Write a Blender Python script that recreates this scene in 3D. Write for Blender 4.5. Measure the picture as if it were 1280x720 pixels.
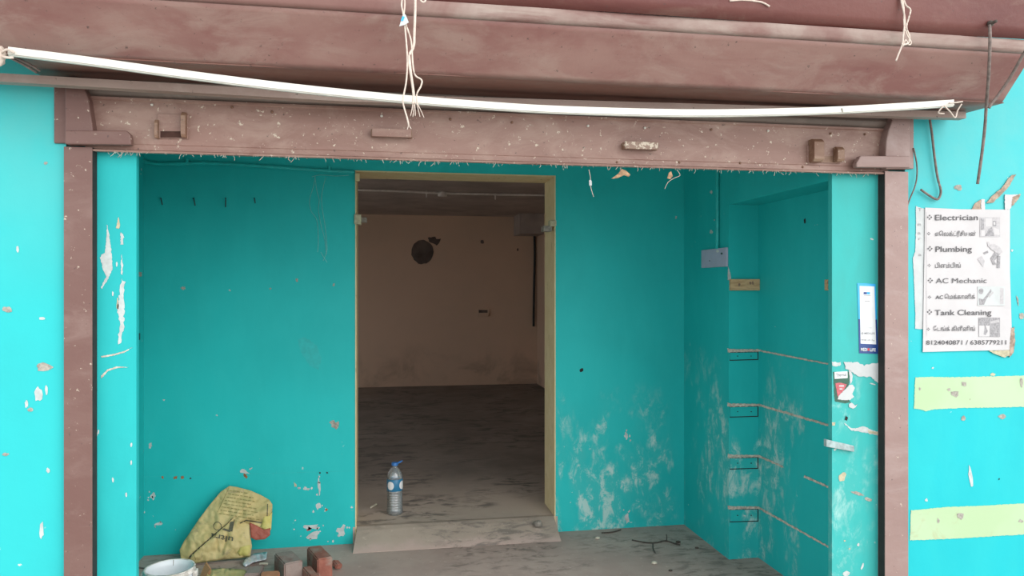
import bpy, bmesh, math, random
from mathutils import Vector, Matrix, noise as mnoise
from mathutils.geometry import delaunay_2d_cdt
random.seed(7)
for o in list(bpy.data.objects):
    bpy.data.objects.remove(o)
scene = bpy.context.scene
COL = scene.collection

# ------------------------------------------------------------------ camera
F = 930.0                       # focal length in pixels of a 1280x720 frame
TH = math.radians(9.9)          # the camera is turned this far to the right of the facade normal
EYE = 1.5
cam = bpy.data.objects.new('camera', bpy.data.cameras.new('camera'))
COL.objects.link(cam)
cam.data.sensor_width = 36.0
cam.data.lens = F / 1280 * 36
cam.data.clip_end = 200
cam.location = (0, 0, EYE)
cam.rotation_euler = (math.pi / 2, 0, -TH)
scene.camera = cam

# ------------------------------------------------------------------ sky, exposure
world = bpy.data.worlds.new('overcast_sky')
scene.world = world
world.use_nodes = True
bg = world.node_tree.nodes['Background']
bg.inputs['Color'].default_value = (0.93, 0.97, 1.0, 1)
bg.inputs['Strength'].default_value = 1.0
sun = bpy.data.objects.new('sun', bpy.data.lights.new('sun', 'SUN'))
COL.objects.link(sun)
sun.data.energy = 1.75
sun.data.angle = math.radians(70)
sun.data.color = (1.0, 0.97, 0.93)
sun.rotation_euler = Vector((-0.66, 0.78, -0.36)).to_track_quat('-Z', 'Y').to_euler()
scene.view_settings.view_transform = 'Standard'
scene.view_settings.look = 'None'
scene.view_settings.gamma = 1.0
scene.view_settings.use_curve_mapping = False
scene.view_settings.exposure = 0.78

# ------------------------------------------------------------------ pixel -> place (distance comes from the plane touched)
CT, ST = math.cos(TH), math.sin(TH)
def ray(x, y):
    u = (x - 640) / F; v = (360 - y) / F
    return Vector((ST + CT * u, CT - ST * u, v))
def onY(x, y, Y):
    d = ray(x, y); t = Y / d.y
    return Vector((d.x * t, Y, EYE + d.z * t))
def onX(x, y, X):
    d = ray(x, y); t = X / d.x
    return Vector((X, d.y * t, EYE + d.z * t))
def onZ(x, y, Z):
    d = ray(x, y); t = (Z - EYE) / d.z
    return Vector((d.x * t, d.y * t, Z))
def planeY(Y):
    return lambda x, y, off=0.0: onY(x, y, Y - off)
def planeX(X):
    return lambda x, y, off=0.0: onX(x, y, X - off)
def planeZ(Z):
    return lambda x, y, off=0.0: onZ(x, y, Z + off)

YB = 4.46      # recess back wall
YP = 2.885     # pier faces behind the shutter
YF = 2.86      # facade
X1 = 1.886     # recess right wall
X2 = 2.062     # back of the niche in it
YN0, YN1 = 2.912, 3.843
ZN = 1.96
XL = -1.315    # recess left wall
ZR = 0.097     # room floor
YR = 10.7      # far wall of the room
ZC = 2.54

# ------------------------------------------------------------------ material helpers
class NT:
    def __init__(s, name, rough=0.8, metal=0.0):
        s.m = bpy.data.materials.new(name); s.m.use_nodes = True
        s.t = s.m.node_tree; s.n = s.t.nodes
        s.b = s.n['Principled BSDF']
        s.b.inputs['Roughness'].default_value = rough
        s.b.inputs['Metallic'].default_value = metal
        s.tc = s.n.new('ShaderNodeTexCoord')
        s.obj = s.tc.outputs['Object']
    def link(s, a, b): s.t.links.new(a, b)
    def put(s, sock, v):
        if isinstance(v, bpy.types.NodeSocket): s.link(v, sock)
        elif isinstance(v, tuple) and len(v) == 3 and sock.type == 'RGBA': sock.default_value = v + (1,)
        else: sock.default_value = v
    def noise(s, scale, detail=5, rough=0.6, dist=0.0, stretch=None, offset=(0, 0, 0)):
        n = s.n.new('ShaderNodeTexNoise')
        n.inputs['Scale'].default_value = scale; n.inputs['Detail'].default_value = detail
        n.inputs['Roughness'].default_value = rough; n.inputs['Distortion'].default_value = dist
        mp = s.n.new('ShaderNodeMapping'); s.link(s.obj, mp.inputs['Vector'])
        mp.inputs['Location'].default_value = offset
        if stretch: mp.inputs['Scale'].default_value = stretch
        s.link(mp.outputs['Vector'], n.inputs['Vector'])
        return n.outputs['Fac']
    def math(s, op, a, b=0.0, clamp=False):
        n = s.n.new('ShaderNodeMath'); n.operation = op; n.use_clamp = clamp
        s.put(n.inputs[0], a); s.put(n.inputs[1], b)
        return n.outputs[0]
    def step(s, v, lo, hi, o0=0.0, o1=1.0):
        n = s.n.new('ShaderNodeMapRange'); n.interpolation_type = 'SMOOTHSTEP'
        s.put(n.inputs['Value'], v)
        n.inputs['From Min'].default_value = lo; n.inputs['From Max'].default_value = hi
        n.inputs['To Min'].default_value = o0; n.inputs['To Max'].default_value = o1
        return n.outputs['Result']
    def axis(s, i):
        n = s.n.new('ShaderNodeSeparateXYZ'); s.link(s.obj, n.inputs[0]); return n.outputs[i]
    def mix(s, f, a, b):
        n = s.n.new('ShaderNodeMix'); n.data_type = 'RGBA'
        s.put(n.inputs[0], f); s.put(n.inputs[6], a); s.put(n.inputs[7], b)
        return n.outputs[2]
    def bump(s, h, strength=0.3, dist=0.01):
        n = s.n.new('ShaderNodeBump'); n.inputs['Strength'].default_value = strength
        n.inputs['Distance'].default_value = dist
        s.link(h, n.inputs['Height']); s.link(n.outputs['Normal'], s.b.inputs['Normal'])
    def done(s, color):
        s.put(s.b.inputs['Base Color'], color); return s.m

def simple(name, col, rough=0.7, metal=0.0, var=0.25, scale=20, bump=0.0):
    t = NT(name, rough, metal)
    dark = tuple(c * (1 - var) for c in col); light = tuple(min(1, c * (1 + var)) for c in col)
    f = t.step(t.noise(scale, 5), 0.3, 0.7)
    if bump: t.bump(t.noise(scale * 3, 4), bump, 0.004)
    return t.done(t.mix(f, dark, light))

TEAL = (0.012, 0.47, 0.47)
TEAL2 = (0.010, 0.43, 0.43)
PALE = (0.50, 0.66, 0.62)
def teal(name, base=TEAL, base2=TEAL2, efflo=0.0, ez=(0.5, 1.0), eoff=(0, 0, 0), xr=None, chips=0.68, chipz=None, dusty=None, axis=0):
    t = NT(name, 0.6)
    t.b.inputs['Specular IOR Level'].default_value = 0.3
    f = t.step(t.noise(1.6, 4, 0.55), 0.35, 0.65)
    c = t.mix(f, base, base2)
    # brush marks
    br = t.step(t.noise(5, 6, 0.6, 0.4, (2.0, 2.0, 0.6)), 0.35, 0.75, 0.0, 0.25)
    c = t.mix(br, c, (0.03, 0.53, 0.52))
    if dusty is not None:      # (height, spread): chalky fading of the paint
        d = t.step(t.axis(2), dusty[0], dusty[1])
        d = t.math('MULTIPLY', d, t.step(t.noise(3, 5), 0.25, 0.7, 0.25, 0.9))
        c = t.mix(t.math('MULTIPLY', d, 0.5), c, (0.17, 0.46, 0.43))
    if efflo > 0:
        n1 = t.noise(11, 11, 0.74, 0.45, (1.2, 1.2, 0.75), eoff)
        n2 = t.noise(2.6, 4, 0.6, 0.4, (1.3, 1.3, 0.7), eoff)
        m = t.math('MULTIPLY', t.step(n1, 0.47, 0.66), t.step(n2, 0.47, 0.62))
        m = t.math('MULTIPLY', m, t.step(t.axis(2), ez[0], ez[1], 1.0, 0.0))
        if xr: m = t.math('MULTIPLY', m, t.step(t.axis(axis), xr[0], xr[1]))
        m = t.math('MULTIPLY', m, efflo, True)
        c = t.mix(m, c, PALE)
        # soft damp bloom around it
        w = t.math('MULTIPLY', t.step(n2, 0.42, 0.7), t.step(t.axis(2), ez[0], ez[1], 0.35 * min(1, efflo), 0.0))
        if xr: w = t.math('MULTIPLY', w, t.step(t.axis(axis), xr[0], xr[1]))
        c = t.mix(w, c, (0.10, 0.46, 0.43))
    ch = t.step(t.noise(16, 7, 0.6, 0.3, None, (3, 1, 5)), chips, chips + 0.015)
    if chipz is not None:
        ch = t.math('MULTIPLY', ch, t.step(t.axis(2), chipz[0], chipz[1], 1.0, 0.0))
    c = t.mix(ch, c, (0.55, 0.60, 0.55))
    t.bump(t.noise(9, 6, 0.6), 0.25, 0.006)
    return t.done(c)

M = {}
M['teal_back'] = teal('teal_paint_back_wall', efflo=1.6, ez=(0.5, 0.95), eoff=(0.4, 0, 0.3), xr=(0.6, 1.1), chipz=(0.2, 0.9), chips=0.70)
M['teal_right'] = teal('teal_paint_right_wall', efflo=1.4, ez=(0.7, 1.2), eoff=(2.1, 0.3, 1.0), chips=0.72)
M['teal_left'] = teal('teal_paint_left_wall')
M['teal_pier_l'] = teal('teal_paint_left_pier', base=(0.015, 0.42, 0.43), base2=(0.015, 0.38, 0.39), chips=0.72)
M['teal_pier_r'] = teal('teal_paint_right_pier', base=(0.03, 0.40, 0.38), base2=(0.04, 0.36, 0.34), efflo=0.7, ez=(0.9, 1.3), eoff=(1, 2, 0), chips=0.69, chipz=(0.8, 1.2))
M['teal_facade_l'] = teal('teal_paint_left_facade', base=(0.025, 0.50, 0.515), base2=(0.025, 0.465, 0.48), dusty=(1.3, 2.3), chips=0.715)
M['teal_facade_r'] = teal('teal_paint_right_facade', base=(0.006, 0.47, 0.52), base2=(0.006, 0.44, 0.49), dusty=(1.0, 1.9), chips=0.70)
M['white_peel'] = simple('white_plaster_chip', (0.47, 0.51, 0.50), 0.9, var=0.12, scale=40)
M['whitewash'] = simple('whitewashed_plaster', (0.74, 0.75, 0.74), 0.95, var=0.06, scale=6)
M['cream_peel'] = simple('cream_plaster_chip', (0.45, 0.41, 0.28), 0.9, var=0.2, scale=60)
M['grey_chip'] = simple('grey_plaster_chip', (0.33, 0.31, 0.27), 0.95, var=0.3, scale=90)
M['rust_hole'] = simple('drilled_hole_dust', (0.28, 0.12, 0.05), 0.95, var=0.4, scale=150)
M['dark_hole'] = simple('dark_hole', (0.02, 0.018, 0.016), 0.95)
M['stain'] = simple('dark_teal_scuff', (0.012, 0.42, 0.42), 0.6, var=0.1)

def olive():
    t = NT('olive_painted_jamb', 0.7)
    c = t.mix(t.step(t.noise(12, 5), 0.35, 0.7), (0.64, 0.50, 0.27), (0.70, 0.56, 0.33))
    d = t.step(t.noise(18, 6, 0.65, 0.0, (1, 1, 0.35)), 0.62, 0.7)
    return t.done(t.mix(d, c, (0.33, 0.24, 0.14)))
M['olive'] = olive()

def concrete(name, a, b, dark, streak=(1.0, 2.0, 1.0), thr=(0.52, 0.66), amt=0.8, blend=None):
    t = NT(name, 0.85)
    c = t.mix(t.step(t.noise(2.2, 5), 0.3, 0.7), a, b)
    if blend:      # cement smeared out onto the floor along its foot
        k = t.step(t.math('ADD', t.axis(2), t.math('MULTIPLY', t.math('SUBTRACT', t.noise(10, 6), 0.5), 0.08)), 0.0, 0.05, 1.0, 0.0)
        c = t.mix(k, c, blend)
    s1 = t.step(t.noise(9, 9, 0.68, 0.5, streak), thr[0], thr[1])
    s1 = t.math('MULTIPLY', s1, t.step(t.noise(1.3, 3), 0.42, 0.6))
    c = t.mix(t.math('MULTIPLY', s1, amt), c, dark)
    c = t.mix(t.step(t.noise(28, 6), 0.6, 0.72, 0, 0.5), c, tuple(min(1, x * 1.35) for x in b))
    c = t.mix(t.step(t.noise(60, 5, 0.6, 0, None, (5, 5, 5)), 0.66, 0.72, 0, 0.7), c, dark)
    t.bump(t.noise(40, 6), 0.25, 0.006)
    return t.done(c)
M['floor'] = concrete('dusty_concrete_floor', (0.37, 0.27, 0.235), (0.46, 0.35, 0.305), (0.145, 0.115, 0.10), amt=0.75, thr=(0.47, 0.62))
M['ramp'] = concrete('brownish_screed_ramp', (0.29, 0.235, 0.19), (0.35, 0.29, 0.235), (0.14, 0.12, 0.105), amt=0.8, thr=(0.46, 0.62), streak=(0.8, 2.2, 2.2), blend=(0.41, 0.31, 0.27))
M['room_floor'] = concrete('dirty_room_floor', (0.21, 0.185, 0.16), (0.27, 0.24, 0.205), (0.085, 0.08, 0.075), amt=0.9)
def roomfloor():
    t = NT('dirty_room_floor', 0.85)
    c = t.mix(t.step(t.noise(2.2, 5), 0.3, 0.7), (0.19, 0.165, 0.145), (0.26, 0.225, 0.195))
    # paler toward the doorway: incoming daylight painted into the floor colour
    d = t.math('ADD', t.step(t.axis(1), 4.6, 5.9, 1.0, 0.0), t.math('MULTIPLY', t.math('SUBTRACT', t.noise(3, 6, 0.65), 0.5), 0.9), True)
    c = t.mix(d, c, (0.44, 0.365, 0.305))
    s1 = t.math('MULTIPLY', t.step(t.noise(7, 9, 0.68, 0.5, (0.8, 1.7, 1)), 0.48, 0.62), t.step(t.noise(1.7, 3), 0.40, 0.6))
    c = t.mix(t.math('MULTIPLY', s1, 0.8), c, (0.085, 0.08, 0.075))
    t.bump(t.noise(40, 6), 0.25, 0.006)
    return t.done(c)
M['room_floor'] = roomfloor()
M['ground'] = concrete('pale_street_ground', (0.46, 0.43, 0.39), (0.52, 0.49, 0.45), (0.34, 0.32, 0.30))
def roomwall():
    t = NT('peach_distemper_room_wall', 0.95)
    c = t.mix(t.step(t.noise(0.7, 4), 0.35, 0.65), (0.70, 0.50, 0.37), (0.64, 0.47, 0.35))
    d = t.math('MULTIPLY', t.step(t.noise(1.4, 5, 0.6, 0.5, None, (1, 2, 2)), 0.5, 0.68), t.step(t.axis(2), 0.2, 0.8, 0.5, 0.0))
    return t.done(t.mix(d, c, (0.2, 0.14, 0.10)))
M['room_wall'] = roomwall()
M['room_ceiling'] = simple('unlit_room_ceiling', (0.44, 0.38, 0.35), 0.95, var=0.15, scale=3)  # darker than the room walls: the ceiling's lack of light painted in
M['plain_wall'] = simple('plain_plaster', (0.40, 0.40, 0.37), 0.95, var=0.1, scale=4)

def maroon(name, a, b, dust, lo=0.45, hi=0.7, amt=0.7, spec=None, rough=0.5):
    t = NT(name, rough)
    c = t.mix(t.step(t.noise(3.0, 5, 0.6, 0.5, (0.5, 1.5, 1.5)), 0.35, 0.65), a, b)
    c = t.mix(t.step(t.noise(7, 8, 0.68, 0.6, (0.6, 1.2, 1.2)), lo, hi, 0, amt), c, dust)
    c = t.mix(t.step(t.noise(55, 6, 0.65, 0, None, (2, 7, 1)), 0.64, 0.70, 0, 0.8), c, (0.07, 0.045, 0.04))
    c = t.mix(t.step(t.noise(48, 7, 0.7, 0, None, (9, 2, 3)), 0.68 if spec is None else spec, 0.72 if spec is None else spec + 0.03), c, (0.58, 0.50, 0.40))
    t.bump(t.noise(30, 7), 0.35, 0.004)
    return t.done(c)
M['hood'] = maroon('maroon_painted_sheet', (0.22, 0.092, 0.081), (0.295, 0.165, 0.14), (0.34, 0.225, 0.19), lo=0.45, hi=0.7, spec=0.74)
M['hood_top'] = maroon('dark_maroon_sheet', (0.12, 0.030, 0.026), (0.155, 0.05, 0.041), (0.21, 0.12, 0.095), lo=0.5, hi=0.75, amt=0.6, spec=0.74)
M['soffit'] = maroon('brown_soffit_sheet', (0.17, 0.07, 0.052), (0.19, 0.085, 0.065), (0.2, 0.12, 0.095), spec=0.75)
def lipmat():
    t = NT('dust_streaked_lip', 0.7)
    c = t.mix(t.step(t.noise(3, 5), 0.35, 0.65), (0.17, 0.075, 0.065), (0.20, 0.10, 0.085))
    d = t.step(t.noise(1.1, 6, 0.6, 0.3, (1, 1, 1), (0.4, 0, 0)), 0.36, 0.62)
    d = t.math('MULTIPLY', d, t.step(t.noise(6, 7, 0.65, 0.5, (0.5, 2, 3)), 0.28, 0.6))
    d = t.math('MULTIPLY', d, t.step(t.axis(0), -0.9, 0.2, 0.35, 1.0))
    c = t.mix(d, c, (0.36, 0.29, 0.25))
    t.bump(t.noise(30, 7), 0.35, 0.004)
    return t.done(c)
M['lip'] = lipmat()
M['bar'] = maroon('dusty_brown_shutter_steel', (0.235, 0.128, 0.102), (0.29, 0.168, 0.136), (0.37, 0.25, 0.203), lo=0.42, hi=0.66, spec=0.625)
M['slat'] = maroon('grimy_shutter_slat', (0.17, 0.125, 0.105), (0.21, 0.16, 0.135), (0.28, 0.22, 0.185))
M['guide'] = maroon('brown_guide_paint', (0.155, 0.077, 0.065), (0.172, 0.092, 0.078), (0.235, 0.15, 0.13), lo=0.48, hi=0.76, spec=0.645)
M['guide_r'] = maroon('dusty_guide_paint', (0.26, 0.165, 0.148), (0.29, 0.19, 0.17), (0.36, 0.27, 0.25), lo=0.45, hi=0.75, spec=0.655)
M['rail'] = maroon('dusty_rail_paint', (0.27, 0.19, 0.16), (0.32, 0.235, 0.20), (0.37, 0.29, 0.25), spec=0.68)
M['rust'] = maroon('rusted_hasp', (0.17, 0.085, 0.05), (0.23, 0.125, 0.08), (0.34, 0.23, 0.16), spec=0.62)
M['chipped'] = maroon('chipped_cream_handle_paint', (0.24, 0.15, 0.11), (0.30, 0.2, 0.15), (0.40, 0.31, 0.22), spec=0.52)
M['slot'] = simple('dark_rusty_slot', (0.06, 0.025, 0.018), 0.9)
M['gap_shade'] = simple('black_guide_gap', (0.018, 0.016, 0.015), 0.8)
M['pvc'] = simple('white_pvc', (0.66, 0.64, 0.58), 0.4, var=0.08, scale=15)
M['string'] = simple('pale_cotton_string', (0.62, 0.52, 0.45), 0.9, var=0.15, scale=80)
M['wire'] = simple('dusty_brown_wire', (0.17, 0.13, 0.115), 0.7, var=0.3, scale=60)
M['web'] = simple('dusty_cobweb', (0.50, 0.45, 0.38), 0.95, var=0.3, scale=60)
M['web_fine'] = simple('fine_pale_cobweb', (0.32, 0.66, 0.64), 0.95, var=0.1, scale=60)
M['leaf'] = simple('dry_leaf', (0.42, 0.26, 0.15), 0.8, var=0.3, scale=60)
M['teal_pipe'] = simple('teal_painted_pipe', (0.014, 0.45, 0.44), 0.4, var=0.1)
M['plate'] = simple('lavender_grey_board', (0.44, 0.43, 0.56), 0.5, var=0.05)
M['wood'] = NT('raw_wood_batten', 0.75)
_t = M['wood']; M['wood'] = _t.done(_t.mix(_t.step(_t.noise(14, 6, 0.6, 1.0, (1, 1, 6)), 0.35, 0.65), (0.44, 0.27, 0.13), (0.60, 0.40, 0.22)))
M['nail'] = simple('dark_nail', (0.02, 0.06, 0.06), 0.5, var=0.2)
M['paper'] = simple('white_paper', (0.545, 0.525, 0.53), 0.9, var=0.03, scale=8)
M['paper2'] = simple('aged_white_paper', (0.50, 0.52, 0.52), 0.9, var=0.06, scale=12)
M['kraft'] = simple('torn_brown_paper', (0.34, 0.26, 0.20), 0.95, var=0.35, scale=45)
M['ink'] = simple('grey_print_ink', (0.11, 0.105, 0.11), 0.9, var=0.1, scale=60)
M['ink2'] = simple('pale_print_ink', (0.30, 0.29, 0.30), 0.9, var=0.25, scale=120)
M['ink3'] = simple('faint_print_ink', (0.45, 0.43, 0.44), 0.9, var=0.1, scale=100)
M['band'] = None
def band():
    t = NT('pale_green_painted_band', 0.75)
    c = t.mix(t.step(t.noise(2.5, 5), 0.35, 0.65), (0.40, 0.54, 0.32), (0.44, 0.57, 0.37))
    c = t.mix(t.step(t.noise(9, 7, 0.65, 0.5), 0.60, 0.72, 0, 0.6), c, (0.40, 0.42, 0.24))
    c = t.mix(t.step(t.noise(22, 7, 0.65), 0.68, 0.71), c, (0.25, 0.21, 0.16))
    return t.done(c)
M['band'] = band()
M['sky_blue'] = simple('sky_blue_print', (0.02, 0.38, 0.78), 0.35, var=0.05)
M['navy'] = simple('navy_print', (0.018, 0.055, 0.22), 0.35, var=0.05)
M['glossy_white'] = simple('glossy_white_print', (0.72, 0.74, 0.76), 0.3, var=0.03)
M['red_print'] = simple('red_print', (0.55, 0.05, 0.08), 0.4, var=0.1)
M['pink_print'] = simple('faded_red_print', (0.48, 0.10, 0.12), 0.5, var=0.2, scale=50)
M['green_print'] = simple('dark_green_print', (0.022, 0.09, 0.06), 0.5, var=0.2, scale=50)
M['grey_metal'] = simple('dull_aluminium', (0.30, 0.38, 0.38), 0.6, var=0.3, scale=30)
def sackmat(name, a, b, thr):
    t = NT(name, 0.6)
    c = t.mix(t.step(t.noise(9, 5), 0.35, 0.7), a, b)
    c = t.mix(t.step(t.noise(14, 7, 0.65, 0.8), thr, thr + 0.15, 0, 0.65), c, (0.24, 0.20, 0.11))
    t.bump(t.noise(22, 5, 0.55, 1.2), 0.5, 0.01)
    return t.done(c)
M['sack'] = sackmat('khaki_yellow_woven_plastic', (0.46, 0.37, 0.155), (0.52, 0.43, 0.20), 0.55)
M['sack_yellow'] = sackmat('bright_yellow_woven_plastic', (0.50, 0.44, 0.12), (0.52, 0.47, 0.17), 0.62)
M['sack_red'] = sackmat('red_woven_plastic', (0.27, 0.06, 0.04), (0.33, 0.085, 0.055), 0.62)
M['sack_ink_shade'] = simple('dark_olive_print_and_shade', (0.085, 0.085, 0.055), 0.8, var=0.2, scale=70)
M['sack_ink_shade2'] = simple('faint_olive_print', (0.27, 0.235, 0.085), 0.8, var=0.15, scale=70)
def brickmat(name, a, b, dust, lo):
    t = NT(name, 0.92)
    c = t.mix(t.step(t.noise(12, 6), 0.35, 0.65), a, b)
    c = t.mix(t.step(t.noise(8, 7, 0.65, 0, None, (4, 4, 2)), lo, lo + 0.2, 0, 0.85), c, dust)
    t.bump(t.noise(60, 6), 0.6, 0.006)
    return t.done(c)
M['brick'] = brickmat('fired_clay_brick', (0.25, 0.085, 0.06), (0.31, 0.12, 0.085), (0.30, 0.235, 0.195), 0.44)
M['brick_dark'] = brickmat('mortar_stained_brick', (0.20, 0.085, 0.07), (0.26, 0.125, 0.10), (0.27, 0.225, 0.20), 0.36)
M['brick_orange'] = brickmat('orange_brick', (0.42, 0.17, 0.085), (0.47, 0.21, 0.12), (0.46, 0.34, 0.24), 0.58)
M['bucket'] = simple('white_bucket_plastic', (0.72, 0.75, 0.78), 0.45, var=0.06, scale=12)
def paintedge():
    t = NT('paint_spattered_white', 0.7)
    c = t.mix(t.step(t.noise(25, 6), 0.45, 0.6), (0.72, 0.70, 0.66), (0.45, 0.42, 0.38))
    return t.done(c)
M['bucket_rim'] = paintedge()
M['cardboard'] = simple('cardboard', (0.36, 0.19, 0.09), 0.9, var=0.15, scale=30)
M['wrapper'] = simple('crumpled_silver_wrapper', (0.62, 0.62, 0.66), 0.3, 0.25, var=0.15, scale=30)
M['stone'] = simple('grey_stone', (0.25, 0.22, 0.19), 0.95, var=0.3, scale=60, bump=0.5)
M['chalk'] = simple('pale_stub', (0.58, 0.52, 0.42), 0.9, var=0.1)
M['twig'] = simple('dark_twig', (0.07, 0.055, 0.045), 0.95, var=0.3, scale=60)
M['soot_and_hole'] = simple('soot_and_hole_dark', (0.13, 0.10, 0.088), 0.95, var=0.3, scale=6)
M['black_cable'] = simple('black_cable', (0.012, 0.011, 0.011), 0.6)
M['room_pipe'] = simple('grey_pipe', (0.80, 0.76, 0.72), 0.7, var=0.1)
M['cap_blue'] = simple('blue_cap_plastic', (0.03, 0.16, 0.45), 0.35, var=0.1)
M['label_blue'] = simple('blue_bottle_label', (0.02, 0.16, 0.30), 0.35, var=0.1)
def plastic():
    t = NT('clear_bottle_plastic', 0.1)
    out = t.n['Material Output']
    tr = t.n.new('ShaderNodeBsdfTransparent'); tr.inputs['Color'].default_value = (0.95, 0.97, 0.98, 1)
    gl = t.n.new('ShaderNodeBsdfGlossy'); gl.inputs['Roughness'].default_value = 0.10
    gl.inputs['Color'].default_value = (1, 1, 1, 1)
    fr = t.n.new('ShaderNodeFresnel'); fr.inputs['IOR'].default_value = 1.55
    m1 = t.n.new('ShaderNodeMixShader'); t.link(fr.outputs[0], m1.inputs[0]); t.link(tr.outputs[0], m1.inputs[1]); t.link(gl.outputs[0], m1.inputs[2])
    df = t.n.new('ShaderNodeBsdfDiffuse'); df.inputs['Color'].default_value = (0.8, 0.84, 0.86, 1)
    m2 = t.n.new('ShaderNodeMixShader'); m2.inputs[0].default_value = 0.09
    t.link(m1.outputs[0], m2.inputs[1]); t.link(df.outputs[0], m2.inputs[2]); t.link(m2.outputs[0], out.inputs['Surface'])
    return t.m
M['pet'] = plastic()

# ------------------------------------------------------------------ object helpers
def mesh_obj(name, verts, faces, mat, parent=None, smooth=False):
    me = bpy.data.meshes.new(name)
    me.from_pydata([tuple(v) for v in verts], [], faces)
    me.validate(); me.update()
    bm = bmesh.new(); bm.from_mesh(me)
    bmesh.ops.recalc_face_normals(bm, faces=bm.faces); bm.to_mesh(me); bm.free()
    if smooth:
        me.polygons.foreach_set('use_smooth', [True] * len(me.polygons))
    o = bpy.data.objects.new(name, me); COL.objects.link(o)
    me.materials.append(mat)
    if parent: o.parent = parent
    return o
def tag(o, label, cat=None, group=None, kind=None):
    o['label'] = label
    if cat: o['category'] = cat
    if group: o['group'] = group
    if kind: o['kind'] = kind
    return o
def struct(o, label=None):
    o['kind'] = 'structure'
    if label: o['label'] = label
    return o
def empty(name, label, cat, group=None):
    o = bpy.data.objects.new(name, None); COL.objects.link(o)
    return tag(o, label, cat, group)
BOXF = [(0, 1, 3, 2), (4, 6, 7, 5), (0, 4, 5, 1), (2, 3, 7, 6), (0, 2, 6, 4), (1, 5, 7, 3)]
def boxes(name, bl, mat, parent=None, bevel=0.0, smooth=False):
    bm = bmesh.new()
    for b in bl:
        x0, x1, y0, y1, z0, z1 = b
        vs = [bm.verts.new((x, y, z)) for x in (x0, x1) for y in (y0, y1) for z in (z0, z1)]
        for f in BOXF: bm.faces.new([vs[i] for i in f])
    bmesh.ops.recalc_face_normals(bm, faces=bm.faces)
    if bevel: bmesh.ops.bevel(bm, geom=bm.edges[:], offset=bevel, segments=2, profile=0.6, affect='EDGES')
    me = bpy.data.meshes.new(name); bm.to_mesh(me); bm.free()
    o = bpy.data.objects.new(name, me); COL.objects.link(o); me.materials.append(mat)
    if parent: o.parent = parent
    return o
def hexa(name, p, mat, parent=None, bevel=0.0):
    """p: 8 points, first four one face in order, last four the opposite face in the same order"""
    bm = bmesh.new(); vs = [bm.verts.new(q) for q in p]
    for f in [(0, 1, 2, 3), (7, 6, 5, 4), (0, 4, 5, 1), (1, 5, 6, 2), (2, 6, 7, 3), (3, 7, 4, 0)]:
        bm.faces.new([vs[i] for i in f])
    bmesh.ops.recalc_face_normals(bm, faces=bm.faces)
    if bevel: bmesh.ops.bevel(bm, geom=bm.edges[:], offset=bevel, segments=2, profile=0.6, affect='EDGES')
    me = bpy.data.meshes.new(name); bm.to_mesh(me); bm.free()
    o = bpy.data.objects.new(name, me); COL.objects.link(o); me.materials.append(mat)
    if parent: o.parent = parent
    return o
def catmull(pts, sub=6):
    pts = [Vector(p) for p in pts]
    if len(pts) < 3: return pts
    out = []
    for i in range(len(pts) - 1):
        p0 = pts[max(0, i - 1)]; p1 = pts[i]; p2 = pts[i + 1]; p3 = pts[min(len(pts) - 1, i + 2)]
        for k in range(sub):
            t = k / sub
            out.append(0.5 * ((2 * p1) + (p2 - p0) * t + (2 * p0 - 5 * p1 + 4 * p2 - p3) * t * t + (3 * p1 - p0 - 3 * p2 + p3) * t ** 3))
    out.append(pts[-1]); return out
def tube_geo(pts, prof, up=Vector((0, 0, 1)), taper=None):
    """sweep a closed 2D profile (list of (a,b)) along points"""
    V, Fc = [], []; n = len(prof)
    for i, p in enumerate(pts):
        t = (pts[min(i + 1, len(pts) - 1)] - pts[max(i - 1, 0)]).normalized()
        u = up if abs(t.dot(up)) < 0.95 else Vector((0, 1, 0))
        s = t.cross(u).normalized(); w = s.cross(t).normalized()
        k = taper[i] if taper else 1.0
        for a, b in prof: V.append(p + s * a * k + w * b * k)
    for i in range(len(pts) - 1):
        for j in range(n):
            Fc.append((i * n + j, i * n + (j + 1) % n, (i + 1) * n + (j + 1) % n, (i + 1) * n + j))
    Fc.append(tuple(range(n))[::-1]); Fc.append(tuple((len(pts) - 1) * n + j for j in range(n)))
    return V, Fc
def circ(r, n=8): return [(r * math.cos(2 * math.pi * k / n), r * math.sin(2 * math.pi * k / n)) for k in range(n)]
def tube(name, pts, r, mat, parent=None, sub=6, n=8, prof=None):
    V, Fc = tube_geo(catmull(pts, sub), prof or circ(r, n))
    return mesh_obj(name, V, Fc, mat, parent, smooth=prof is None)
def tubes(name, lists, r, mat, parent=None, sub=4, n=5):
    V, Fc = [], []
    for pts in lists:
        v, f = tube_geo(catmull(pts, sub), circ(r, n)); k = len(V)
        V += v; Fc += [tuple(i + k for i in q) for q in f]
    return mesh_obj(name, V, Fc, mat, parent, smooth=True)
def prism(name, poly, d, mat, parent=None, bevel=0.0):
    """poly: list of Vectors (planar), d: extrusion vector"""
    n = len(poly); V = [Vector(p) for p in poly] + [Vector(p) + d for p in poly]
    Fc = [tuple(range(n)), tuple(range(2 * n - 1, n - 1, -1))] + [(i, (i + 1) % n, n + (i + 1) % n, n + i) for i in range(n)]
    o = mesh_obj(name, V, Fc, mat, parent)
    if bevel:
        md = o.modifiers.new('bevel', 'BEVEL'); md.width = bevel; md.segments = 2; md.limit_method = 'ANGLE'
    return o
def resample(poly, step):
    out = []
    for i in range(len(poly)):
        a, b = Vector(poly[i]), Vector(poly[(i + 1) % len(poly)])
        n = max(1, int((b - a).length / step))
        for k in range(n): out.append(a.lerp(b, k / n))
    return out
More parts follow.
